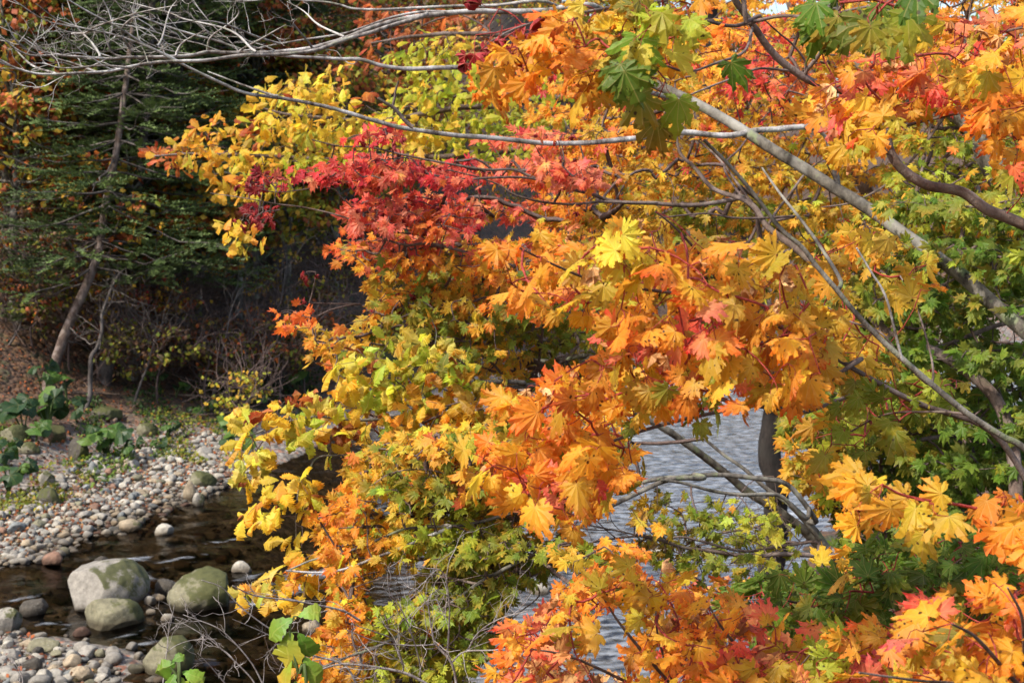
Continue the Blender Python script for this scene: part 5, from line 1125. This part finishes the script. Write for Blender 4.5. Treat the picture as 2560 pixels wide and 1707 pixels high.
zone(t5.root, [(1180, 1430), (1420, 1330), (1620, 1370), (1620, 1480), (1480, 1500), (1350, 1560), (1260, 1570), (1280, 1490)], 120, (5.2, 5.8), 2, (.05, .075), 'mid7', [(1300, 1560, 'orange'), (1380, 1480, 'orange'), (1450, 1420, 'olive'), (1500, 1450, 'olive'), (1420, 1400, 'gold'), (1560, 1400, 'orange')], S5, M_LEAF_MID, gap=-.05, seed=34, **mk)

# 6 grey trunk at the right with the green maple crown
t6 = Tree("maple_tree", "green leaved maple filling the right side, with a thick grey brown leaning trunk", "tree", [(3100, 1250), (2800, 880), (2600, 620), (2552, 519), (2505, 432), (2450, 347), (2377, 271), (2290, 240), (2180, 180), (2090, 60), (2040, -120)], 7.6, 8.4, .085, .04, M_GREY)
for pts, da, db, ra, rb in (([(2700, 760), (2560, 800), (2450, 830), (2330, 870), (2220, 900)], 7.8, 7.2, .02, .006), ([(2800, 900), (2600, 1050), (2450, 1080), (2300, 1100), (2150, 1160), (2080, 1220)], 7.8, 7.0, .022, .006), ([(2900, 1020), (2700, 1250), (2500, 1280), (2350, 1280), (2200, 1330), (2120, 1420)], 7.8, 6.9, .022, .006), ([(2600, 620), (2480, 640), (2380, 700), (2250, 740)], 8, 7.6, .014, .005),
     ([(2541, 1180), (2470, 1100), (2400, 1040), (2320, 1010), (2240, 1000)], 7.5, 7.2, .012, .004), ([(2505, 990), (2387, 753), (2370, 700), (2400, 620)], 7.4, 7.4, .008, .004), ([(2377, 271), (2260, 420), (2150, 500), (2050, 520)], 8.2, 8.0, .012, .004)):
    t6.limb(pts, da, db, ra, rb, M_BROWN, 7)
S6 = t6.seeds()
zone(t6.root, [(2030, 660), (2200, 560), (2300, 420), (2660, 380), (2680, 1520), (2400, 1500), (2150, 1470), (2080, 1330), (2200, 1180), (2050, 1080), (1980, 900), (2080, 800)], 2100, (6.6, 8.8), 3, (.056, .088), 'mid7',
     [(2300, 700, 'green'), (2450, 600, 'green'), (2500, 450, 'lime'), (2380, 500, 'olive'), (2100, 850, 'olive'), (2300, 900, 'green'), (2500, 800, 'green'), (2500, 950, 'green'), (2200, 1050, 'olive'), (2400, 1200, 'green'), (2150, 1300, 'green'), (2500, 1400, 'green'), (2200, 700, 'olive'), (2150, 600, 'gold'), (2450, 700, 'olive')], S6, M_LEAF_MID, gap=-.9, seed=41, tip=(-.5, -.2, -.5), nrm=(-.25, -.6, .7), jt=.45, jn=.4, layer=.25)

t14 = Tree("maple_tree", "gold and lime maple standing farther back behind the pale leaning trunk at upper right", "tree", [(2330, 1250), (2310, 1000), (2280, 800), (2200, 560), (2100, 350), (2000, 100), (1950, -150)], 11.5, 11.0, .08, .03, M_BROWN)
for pts in ([(2280, 800), (2100, 650), (1900, 560), (1700, 540), (1500, 560)], [(2200, 560), (2000, 400), (1800, 330), (1600, 320), (1450, 360)], [(2200, 560), (2350, 400), (2480, 330), (2600, 320)], [(2100, 350), (2250, 150), (2400, 50), (2550, -20)], [(2300, 900), (2420, 750), (2560, 650)], [(2000, 100), (1850, 50), (1700, 60), (1550, 100)]):
    t14.limb(pts, 11.0, 10.2, .022, .004, M_BROWN, 6)
zone(t14.root, [(1320, 250), (1500, 120), (1800, 20), (2050, -60), (2640, -80), (2680, 700), (2400, 760), (2150, 760), (1950, 740), (1700, 720), (1450, 660), (1350, 480)], 1900, (9.8, 11.6), 3, (.06, .09), 'low7',
     [(1500, 300, 'orange'), (1650, 420, 'gold'), (1700, 560, 'gold'), (1900, 480, 'gold'), (2000, 350, 'orange'), (1850, 200, 'gold'), (2100, 550, 'lime'), (2250, 450, 'gold'), (2400, 350, 'lime'), (2500, 500, 'lime'), (2300, 650, 'olive'), (2100, 700, 'olive'), (1800, 680, 'olive'), (1550, 600, 'gold'), (2300, 150, 'orange'), (2500, 100, 'gold'), (2000, 50, 'orange'), (1450, 450, 'orange')], t14.seeds(), M_LEAF_MID, gap=-1.2, seed=45, **mk)
zone(t6.root, [(1960, 1000), (2120, 1000), (2260, 1080), (2240, 1230), (2080, 1280), (1980, 1200)], 300, (6.8, 7.6), 2, (.056, .088), 'mid7', [(2000, 1050, 'olive'), (2100, 1150, 'olive'), (2200, 1200, 'green'), (2020, 1200, 'gold')], S6, M_LEAF_MID, gap=-.6, seed=42, **mk)
# 7 slender pale sapling with gold leaves
t7 = Tree("maple_sapling", "slender smooth stemmed maple sapling slanting across the right, sparse gold and lime leaves", "sapling", [(2900, 1420), (2700, 1240), (2560, 1122), (2505, 1093), (2413, 1034), (2322, 958), (2256, 899), (2194, 841), (2139, 782), (2084, 716), (2040, 665), (2004, 618), (1949, 570), (1880, 480), (1820, 410), (1760, 350)], 3.3, 3.2, .0085, .004, M_GREY)
t7.limb([(2256, 899), (2245, 855), (2223, 764), (2205, 720), (2183, 687), (2142, 621)], 3.2, 3.15, .0036, .0022, M_PALE, 7, name="dead_branch", join=False, seedit=False)
t7.limb([(2102, 698), (2058, 625), (2018, 570), (1949, 483), (1905, 420)], 3.3, 3.8, .0055, .003, M_GREY, 7)
t7.limb([(2413, 1034), (2300, 1030), (2200, 1040), (2100, 1100), (2040, 1170)], 3.4, 3.9, .004, .002, M_BROWN, 6); t7.limb([(2256, 899), (2200, 830), (2120, 800), (2060, 760)], 3.4, 3.9, .004, .002, M_BROWN, 6); t7.limb([(2322, 958), (2330, 900), (2290, 760), (2250, 690)], 3.4, 3.9, .004, .002, M_BROWN, 6)
S7 = t7.seeds(); nk = dict(key='near7', jt=.55, jn=.68, ky=(-.3, 1.8), kx=(-.8, 1.6), petred=True, twigmat=M_RED, stalk=.6)
c7 = [(2120, 640, 'gold'), (2250, 680, 'gold'), (2320, 650, 'gold'), (2100, 820, 'gold'), (2200, 940, 'gold'), (2100, 930, 'olive'), (2220, 1020, 'olive'), (2130, 1060, 'lime'), (2080, 1140, 'gold'), (2200, 1120, 'olive'), (2330, 940, 'lime'), (2250, 1060, 'olive'), (2350, 900, 'olive')]
for i, (pl, n_) in enumerate((([(2030, 640), (2130, 560), (2210, 580), (2190, 680), (2090, 700)], 9), ([(2220, 660), (2330, 620), (2330, 720), (2250, 760)], 5), ([(2060, 740), (2140, 740), (2220, 860), (2240, 940), (2150, 940), (2070, 900)], 13), ([(2130, 930), (2300, 900), (2400, 940), (2380, 1010), (2260, 1060), (2170, 1110), (2060, 1220), (2000, 1160), (2050, 1060)], 26))):
    zone(t7.root, pl, int(n_ * 1.3), (3.45, 4.4), 2, (.062, .09), ctrl=c7, seeds=S7, mat=M_LEAF, gap=-2, seed=51 + i, tip=(-.35, -.2, -.7), nrm=(-.3, -.85, .4), **nk)

# 8 dark limbed maple overhead at upper right
t8 = Tree("maple_tree", "dark limbed maple arching in at the upper right, near leaves orange pink and deep green", "tree", [(3000, 900), (2800, 690), (2560, 563), (2468, 523), (2402, 479), (2322, 464), (2267, 432), (2230, 388), (2212, 329), (2186, 293), (2175, 230), (2190, 140), (2215, 60), (2240, -60)], 4.0, 4.0, .018, .009, M_BROWN)
t8.limb([(2195, 300), (2150, 262), (2110, 225), (2055, 212), (2011, 194), (1956, 157), (1919, 117), (1890, 73), (1857, 26), (1839, 0), (1815, -60)], 3.95, 3.7, .0125, .0085, M_BROWN, 9); t8.limb([(2223, 384), (2190, 344), (2184, 300), (2215, 280), (2249, 263)], 3.98, 3.9, .006, .003, M_BROWN, 7, join=False)
t8.limb([(2014, 183), (2051, 135), (2084, 73), (2100, 20), (2140, -40)], 3.85, 3.6, .006, .004, M_BROWN, 7); t8.limb([(2014, 183), (2011, 150), (1980, 110), (1950, 85), (1900, 40)], 3.85, 3.7, .004, .002, M_BROWN, 6)
t8.limb([(1857, 62), (1820, 64), (1768, 53), (1700, 45), (1600, 60), (1500, 110), (1400, 140)], 3.6, 3.0, .0055, .002, M_BROWN, 7); t8.limb([(1857, 62), (1950, 40), (2050, 42), (2150, 20), (2250, 10)], 3.7, 3.2, .006, .002, M_BROWN, 7); t8.limb([(1990, 180), (1900, 172), (1850, 190), (1780, 215), (1720, 240), (1680, 262)], 3.85, 3.6, .004, .002, M_BROWN, 6)
t8.limb([(1839, -20), (1700, 0), (1550, 20), (1420, 40), (1300, 70), (1220, 110)], 3.6, 2.9, .006, .0018, M_BROWN, 7); t8.limb([(2186, 293), (2280, 200), (2380, 150), (2480, 90), (2600, 60)], 4.0, 3.5, .006, .003, M_BROWN, 7); t8.limb([(2212, 329), (2330, 300), (2440, 280), (2560, 300)], 4.0, 3.6, .005, .002, M_BROWN, 7)
t8.limb([(1880, 70), (1860, 130), (1790, 160), (1720, 180), (1650, 160), (1560, 150)], 3.7, 2.9, .004, .0018, M_BROWN, 6)
S8 = t8.seeds(); hang = dict(tip=(-.45, -.2, -.6), nrm=(-.3, -.8, .5))
zone(t8.root, [(1200, 210), (1260, 130), (1330, 80), (1420, 40), (1560, 0), (1750, -20), (1780, 70), (1700, 130), (1620, 150), (1540, 220), (1430, 180), (1300, 220), (1240, 240)], 72, (2.7, 3.3), 2, (.055, .082), ctrl=[(1300, 170, 'orange'), (1250, 210, 'orange'), (1400, 110, 'orange'), (1500, 80, 'gold'), (1580, 80, 'yellow'), (1700, 40, 'orange'), (1480, 160, 'gold'), (1600, 20, 'olive'), (1560, 150, 'olive'), (1650, 60, 'lime')], seeds=S8, mat=M_LEAF, gap=-.9, seed=61, **nk, **hang)
zone(t8.root, [(1150, 90), (1240, 20), (1380, 5), (1370, 60), (1290, 120), (1180, 120)], 12, (2.9, 3.2), 1, (.06, .085), ctrl=[(1200, 50, 'crimson')], seeds=S8, mat=M_LEAF, gap=-2, dead=1.0, deadcol='crimson', seed=62, **nk, **hang)
zone(t8.root, [(1140, 150), (1210, 140), (1210, 165), (1140, 170)], 2, (3.1, 3.2), 1, (.05, .06), ctrl=[(1200, 50, 'crimson')], seeds=S8, mat=M_LEAF, gap=-2, dead=1.0, deadcol='crimson', seed=63, **nk, **hang)
gk = dict(tip=(-.1, -.15, -.95), nrm=(-.2, -.95, .2), key='near7', jt=.25, jn=.35, petred=True, twigmat=M_RED, stalk=.6)
for i, (pl, n_) in enumerate((([(1520, 130), (1600, 120), (1620, 190), (1540, 190)], 4), ([(1690, 170), (1760, 170), (1750, 220), (1700, 220)], 2), ([(1790, 125), (1840, 125), (1830, 160), (1795, 160)], 2), ([(1930, -40), (2050, -40), (2280, -40), (2280, 40), (2180, 70), (2080, 30), (1960, 20)], 13), ([(1640, 180), (1680, 180), (1660, 300), (1620, 330)], 3))):
    zone(t8.root, pl, n_, (2.7, 3.1), 1, (.072, .096), ctrl=[(1560, 180, 'green'), (1720, 200, 'green'), (2000, 20, 'green'), (2120, 0, 'green'), (2200, 60, 'olive'), (1650, 250, 'olive')], seeds=S8, mat=M_LEAF, gap=-3, seed=64 + i, **gk)
zone(t8.root, [(2030, 240), (2110, 190), (2170, 110), (2280, 130), (2400, 60), (2450, 0), (2620, -20), (2640, 440), (2540, 420), (2480, 300), (2380, 250), (2270, 260), (2180, 330), (2120, 410), (2050, 330)], 112, (3.2, 4.0), 2, (.058, .086), ctrl=[(2200, 140, 'pink'), (2250, 130, 'orange'), (2070, 250, 'orange'), (2170, 280, 'gold'), (2120, 370, 'gold'), (2300, 260, 'orange'), (2350, 90, 'orange'), (2450, 60, 'pink'), (2500, 150, 'orange'), (2450, 260, 'orange'), (2520, 350, 'orange'), (2300, 200, 'pink'), (2180, 190, 'pink'), (2400, 180, 'gold')], seeds=S8, mat=M_LEAF, gap=-.8, dead=.08, deadcol='tan', seed=71, **nk, **hang)

# 9 near orange maple in the centre
t9 = Tree("maple_tree", "nearest maple with the largest glowing orange leaves on red stalks in the centre right", "tree", [(2750, 1500), (2600, 1250), (2480, 1080), (2300, 1010), (2150, 930), (2050, 870)], 3.9, 3.6, .010, .0055, M_BROWN)
for pts, da, db, ra, rb in (([(2100, 880), (1980, 830), (1850, 780), (1720, 740), (1600, 720), (1480, 700), (1380, 660), (1300, 620)], 3.6, 3.0, .007, .002), ([(2050, 860), (1900, 860), (1780, 890), (1660, 910), (1550, 960), (1440, 1010), (1330, 1060)], 3.5, 3.0, .006, .002), ([(2150, 900), (2000, 990), (1850, 1020), (1700, 1050), (1600, 1080), (1500, 1120), (1400, 1190), (1320, 1240)], 3.6, 3.0, .007, .002), ([(1850, 780), (1760, 650), (1690, 570), (1640, 530)], 3.4, 3.1, .004, .002), ([(1980, 830), (1980, 750), (1950, 690), (1930, 650)], 3.5, 3.2, .004, .002), ([(2150, 980), (2020, 1030), (1960, 1025), (1850, 1010), (1800, 1000)], 3.7, 3.4, .006, .004)):
    t9.limb(pts, da, db, ra, rb, M_BROWN, 7)
S9 = t9.seeds(); n9 = dict(nk); n9['key'] = 'near9'
zone(t9.root, [(1240, 1110), (1330, 1060), (1270, 1010), (1280, 960), (1400, 940), (1500, 880), (1540, 800), (1480, 780), (1380, 760), (1300, 740), (1230, 640), (1340, 570), (1420, 600), (1600, 570), (1630, 500), (1710, 520), (1900, 640), (2000, 640), (2080, 720), (2090, 850), (2080, 960), (2000, 1010), (1850, 960), (1800, 1060), (1700, 1040), (1660, 1140), (1540, 1230), (1440, 1310), (1320, 1290), (1280, 1220), (1200, 1150)], 255, (2.8, 3.7), 2, (.052, .082),
     ctrl=[(1350, 590, 'orange'), (1280, 700, 'orange'), (1560, 670, 'yellow'), (1450, 650, 'gold'), (1300, 680, 'orange'), (1680, 540, 'gold'), (1700, 700, 'orange'), (1650, 800, 'orange'), (1900, 700, 'gold'), (2000, 750, 'gold'), (1750, 850, 'pink'), (1800, 900, 'gold'), (1650, 880, 'pink', .6), (1500, 950, 'orange'), (1450, 1000, 'orange'), (1400, 1080, 'orange'), (1580, 1000, 'gold'), (1700, 1000, 'orange'), (1900, 950, 'gold'), (1500, 1100, 'orange'), (1400, 1200, 'pink', .6), (1450, 1260, 'orange'), (1720, 1060, 'olive'), (1300, 1060, 'orange'), (1850, 800, 'orange'), (1950, 900, 'orange')], seeds=S9, mat=M_LEAF, gap=-.8, dead=.08, deadcol='tan', seed=81, tip=(-.5, -.2, -.6), nrm=(-.35, -.65, .65), fold=(.02, .2), **n9)

# 10 bottom right saplings
def sap(label, trunk, d, r, limbs, zones, name="maple_sapling"):
    t = Tree(name, label, "sapling", trunk, d[0], d[1], r, r * .4, M_BROWN)
    for L_ in limbs: t.limb(L_, d[1], d[1] - .3, r * .4, .0018, M_BROWN, 6)
    for z in zones: zone(t.root, seeds=t.seeds(), **z)
    return t
low = dict(mat=M_LEAF, tip=(-.45, -.35, -.15), nrm=(-.35, -.5, .8), jt=.6, jn=.45, petred=True, twigmat=M_RED, stalk=.6, key='near7', k=2)
sap("orange and pink maple sapling along the bottom edge with curled withered leaves", [(1850, 2300), (1800, 1950), (1760, 1800)], (3.8, 3.6), .014, [[(1760, 1800), (1650, 1680), (1550, 1560), (1500, 1480)], [(1760, 1800), (1850, 1660), (1800, 1560), (1760, 1490)], [(1760, 1800), (1560, 1700), (1420, 1640), (1320, 1620)], [(1800, 1850), (1950, 1720), (2040, 1620)], [(1700, 1750), (1650, 1600), (1640, 1500)]],
    [dict(poly=[(1250, 1650), (1300, 1570), (1420, 1490), (1500, 1460), (1540, 1430), (1640, 1430), (1720, 1450), (1830, 1490), (1920, 1570), (2110, 1560), (2120, 1750), (1300, 1760), (1260, 1710)], n=210, d=(3.2, 4.0), size=(.05, .08), ctrl=[(1350, 1600, 'pink'), (1280, 1680, 'orange'), (1450, 1500, 'orange'), (1550, 1460, 'orange'), (1650, 1480, 'orange'), (1500, 1560, 'pink', .7), (1600, 1550, 'gold'), (1400, 1680, 'tan'), (1700, 1600, 'orange'), (1800, 1500, 'orange'), (1830, 1560, 'orange'), (1900, 1620, 'pink'), (1750, 1680, 'orange'), (2050, 1650, 'gold'), (1550, 1640, 'orange'), (1450, 1600, 'gold')], gap=-.8, dead=.1, deadcol='tan', seed=91, **low)])
sap("green leaved maple sapling at the lower right behind the orange one", [(2450, 2000), (2300, 1760), (2200, 1640)], (4.8, 4.6), .016, [[(2200, 1640), (2080, 1540), (1950, 1500), (1860, 1500)], [(2250, 1700), (2300, 1500), (2400, 1400), (2520, 1330)], [(2200, 1640), (2180, 1480), (2140, 1390)], [(2300, 1760), (2450, 1550), (2560, 1450)]],
    [dict(poly=[(1820, 1500), (1950, 1450), (2080, 1430), (2150, 1370), (2350, 1340), (2560, 1280), (2640, 1560), (2350, 1540), (2300, 1640), (2100, 1640), (2000, 1580), (1900, 1570)], n=230, d=(4.1, 5.0), size=(.064, .092), ctrl=[(1900, 1500, 'green'), (2050, 1480, 'green'), (2200, 1420, 'green'), (2400, 1400, 'green'), (2500, 1350, 'green'), (2300, 1500, 'green'), (2150, 1560, 'olive'), (2100, 1400, 'gold', .5), (2250, 1480, 'green'), (2420, 1470, 'olive'), (2000, 1560, 'olive')], gap=-.9, seed=92, **low)])
sap("pink and orange maple sapling filling the bottom right corner, closest to the view", [(2700, 2200), (2620, 1900), (2560, 1720)], (2.9, 2.7), .012, [[(2560, 1720), (2450, 1600), (2380, 1560)], [(2580, 1800), (2450, 1720), (2300, 1700), (2150, 1680)], [(2560, 1720), (2560, 1560), (2520, 1470)]],
    [dict(poly=[(2290, 1530), (2400, 1490), (2470, 1440), (2640, 1420), (2660, 1760), (2330, 1760), (2240, 1690)], n=60, d=(2.5, 3.1), size=(.056, .084), ctrl=[(2330, 1540, 'salmon'), (2400, 1600, 'orange'), (2300, 1620, 'gold'), (2500, 1500, 'orange'), (2480, 1650, 'orange'), (2560, 1450, 'salmon'), (2350, 1690, 'orange'), (2550, 1600, 'orange'), (2420, 1540, 'olive', .6)], gap=-2, seed=93, **low),
     dict(poly=[(2040, 1620), (2250, 1550), (2380, 1600), (2400, 1750), (2040, 1750)], n=80, d=(3.2, 3.8), size=(.055, .08), ctrl=[(2080, 1660, 'lime'), (2150, 1640, 'gold'), (2200, 1600, 'orange'), (2250, 1680, 'gold'), (2150, 1700, 'pink'), (2200, 1690, 'lime'), (2300, 1640, 'pink')], gap=-.8, seed=94, **low)])
t13 = Tree("maple_sapling", "maple shoot with bright red stem and few spotted gold leaves at the right edge", "sapling", [(2900, 1700), (2780, 1420), (2680, 1330)], 3.0, 2.9, .01, .006, M_BROWN)
t13.limb([(2680, 1330), (2560, 1292), (2470, 1276), (2370, 1258), (2310, 1250), (2250, 1235), (2205, 1210)], 2.9, 2.75, .0042, .0022, M_RED, 7)
sk = dict(mat=M_LEAF, key='near9', petred=True, twigmat=M_RED, stalk=.6, tip=(-.6, -.2, -.6), nrm=(-.3, -.85, .4), jt=.35, jn=.4, gap=-3, k=2, d=(2.65, 2.85), size=(.058, .082))
for i, (pl, n_) in enumerate((([(2120, 1220), (2205, 1200), (2210, 1270), (2140, 1290)], 4), ([(2300, 1240), (2350, 1240), (2350, 1290), (2300, 1300)], 2), ([(2500, 1240), (2590, 1200), (2590, 1330), (2520, 1320)], 5))): zone(t13.root, pl, n_, ctrl=[(2150, 1260, 'gold'), (2100, 1330, 'yellow'), (2300, 1280, 'gold'), (2540, 1280, 'orange')], seeds=t13.seeds(), seed=95 + i, **sk)
# low orange bush on the near bank beside the dark trunk
for i, (px, py, d, H, rx, cols, n, lab) in enumerate([(1800, 1400, 13.2, .9, .6, [('orange', 2), ('rust', 2), ('pink', 1)], 500, "low orange bush at the foot of the dark oak trunk"), (1960, 1400, 11.5, .9, .5, [('rust', 2), ('orange', 2)], 420, "rusty bush right of the dark oak trunk foot"), (2080, 1420, 9.5, .9, .6, [('green', 3), ('dkgreen', 1)], 520, "dark green bush under the right hand maples"), (2250, 1430, 9, 1.2, .8, [('green', 3), ('dkgreen', 1)], 700, "dark green undergrowth shrub beneath the green maple"), (2480, 1450, 9, 1.4, .9, [('green', 3), ('dkgreen', 1)], 700, "dark green shrub at the right edge beneath the green maple")]):
    p = at(px, py, d); crown_tree("shrub", lab, "shrub", float(p[0]), float(p[1]), H, rx, H * .36, cols, n, 340 + i, "shrubs of the near bank", .02, (.06, .09), .3, M_TWIG, 0, 12, 1)

# ------------------------------------------------------------------ bare twig shrubs at the bottom
def twig_shrub(label, stems, d, r, foot, mat, nsh, L):
    f = at(foot[0], foot[1], foot[2]); f[2] = hgt(f[0], f[1]) - .05; root = thing("bare_shrub", label, "shrub", f, "bare shrubs at the bottom edge")
    sb = MB(); S = []
    for s in stems:
        P = limb3(s[0], s[1], s[2]); rr = s[3] if len(s) > 3 else r
        tube(sb, P, np.linspace(rr, rr * .4, len(P)), 6, 6, bump=.05, wob=1.2); S.append(smooth_path(P, np.ones(len(P)), 10)[0])
        sb.build("stem", mat, root) if False else None
        m1 = MB(); m1.add(sb.V[0], sb.F4[0]) if False else None
        if len(s) > 4: tube(sb, np.vstack([f, (f + P[0]) / 2 + np.array([.03, 0, .02]), P[0]]), [rr * 1.5, rr * 1.2, rr], 6, 5)
    sb.build("stems", mat, root); tb = MB()
    for q in S: shoots(tb, q, nsh, L, .0014, (0, 0, .45), .9, 2, frac=(.15, 1))
    tb.build("twig_sprays", mat, root); return root
twig_shrub("white barked bare shrub with fine forking twigs at the bottom centre", [
    ([(1143, 1725), (1128, 1656), (1088, 1609), (1078, 1570), (1073, 1539), (1069, 1499)], 4.0, 3.9, .0042, 1), ([(1113, 1725), (1033, 1682), (960, 1667), (850, 1660), (760, 1690)], 4.1, 3.9, .0052, 1), ([(1128, 1656), (1161, 1627), (1234, 1623), (1307, 1614), (1362, 1609)], 4.0, 3.9, .003), ([(1117, 1640), (1121, 1558), (1121, 1503), (1106, 1430), (1062, 1419)], 4.0, 3.8, .003), ([(1051, 1690), (1051, 1660), (1033, 1594), (1004, 1521), (974, 1477), (969, 1433)], 4.0, 3.8, .0028),
    ([(1007, 1676), (1007, 1660), (985, 1601), (940, 1580), (880, 1560)], 4.0, 3.8, .003), ([(1164, 1627), (1197, 1576), (1252, 1543), (1318, 1525)], 4.0, 3.9, .0026), ([(1088, 1609), (1020, 1610), (940, 1600), (860, 1570)], 4.0, 3.8, .0026)], 4, .003, (1160, 1900, 4.2), M_WHITETWIG, 5, .16)
twig_shrub("thin brown bare twigs crossing the stream at the lower left", [
    ([(900, 1720), (860, 1656), (768, 1627), (717, 1590), (658, 1554), (600, 1510), (556, 1466), (505, 1448)], 4.3, 4.0, .0036, 1), ([(900, 1550), (860, 1525), (800, 1510), (731, 1499), (640, 1488), (581, 1462)], 4.3, 4.0, .0042), ([(640, 1725), (629, 1696), (567, 1634), (512, 1590), (439, 1547)], 4.1, 4.0, .0026, 1), ([(665, 1725), (655, 1700), (629, 1656), (585, 1605), (541, 1568), (457, 1536)], 4.1, 4.0, .0028, 1), ([(580, 1725), (530, 1667), (494, 1631)], 4.0, 3.9, .0022, 1), ([(790, 1690), (768, 1645), (676, 1590), (581, 1547)], 4.2, 4.0, .0024), ([(50, 1740), (55, 1690), (25, 1637)], 3.8, 3.8, .0018, 1), ([(405, 1735), (415, 1640), (420, 1628)], 3.8, 3.8, .0018, 1)], 4, .003, (760, 1950, 4.4), M_WHITETWIG, 4, .12)
# two broad leaved green plants
def green_plant(label, foot, stem, d, blades, seed, tone=('green', 'lime')):
    global rng
    keep = rng; rng = np.random.default_rng(seed); P = limb3(stem, d, d); f = at(foot[0], foot[1], d); f[2] = hgt(f[0], f[1]) - .04
    root = thing("broadleaf_plant", label, "plant", f, "broad leaved plants at the bottom edge"); sb = MB(); tube(sb, np.vstack([f, P]), np.linspace(.006, .0025, len(P) + 1), 6, 5, GRN); lb = MB()
    for (px, py, tx, tz, nx, s, dark) in blades:
        q = at(px, py, d); k = np.argmin(np.linalg.norm(P - q, axis=1)); tube(sb, [P[k], q], [.002, .0016], 5, 2, GRN); c0, c1 = random.choice(PALL[tone[dark]]); c0 = c0 * np.array([.8, 1.05, .9])
        leaves(lb, 'ovate', q[None], orient(1, (tx, -.25, tz), (nx, -.8, .5), .12, .25), [s * .8], c0[None], c1[None], fold=(.1, .25), ky=(.4, 1.3), kx=(-.5, .4), wave=.07)
    sb.build("stems", M_HERB, root); lb.build("foliage", M_HERB, root, smooth=False); rng = keep
green_plant("green plant with large drooping heart shaped leaves beside the white twigs", (780, 2000), [(770, 1800), (745, 1680), (725, 1580), (735, 1540)], 3.7, [(735, 1545, -.9, -.35, -.1, .125, 0), (745, 1540, .95, .3, .2, .09, 0), (725, 1575, -.3, -.95, -.2, .13, 1), (745, 1580, .5, -.85, .3, .11, 0), (730, 1650, -.4, -.9, -.4, .13, 1), (760, 1640, .5, -.8, .2, .1, 0), (740, 1700, -.2, -.95, 0, .12, 1)], 501, ('green', 'olive'))
green_plant("small fresh green plant at the bottom edge in front of the upright mossy boulder", (440, 2000), [(450, 1800), (445, 1700), (425, 1665)], 3.6, [(440, 1655, -.85, -.35, 0, .085, 0), (430, 1652, .6, .15, .1, .05, 0), (440, 1680, -.6, -.6, -.2, .1, 0), (455, 1678, .9, -.1, .2, .075, 0), (450, 1690, .3, -.8, .1, .09, 1)], 502, ('green', 'lime'))
for o in BASES:
    if "_base" in o: del o["_base"]
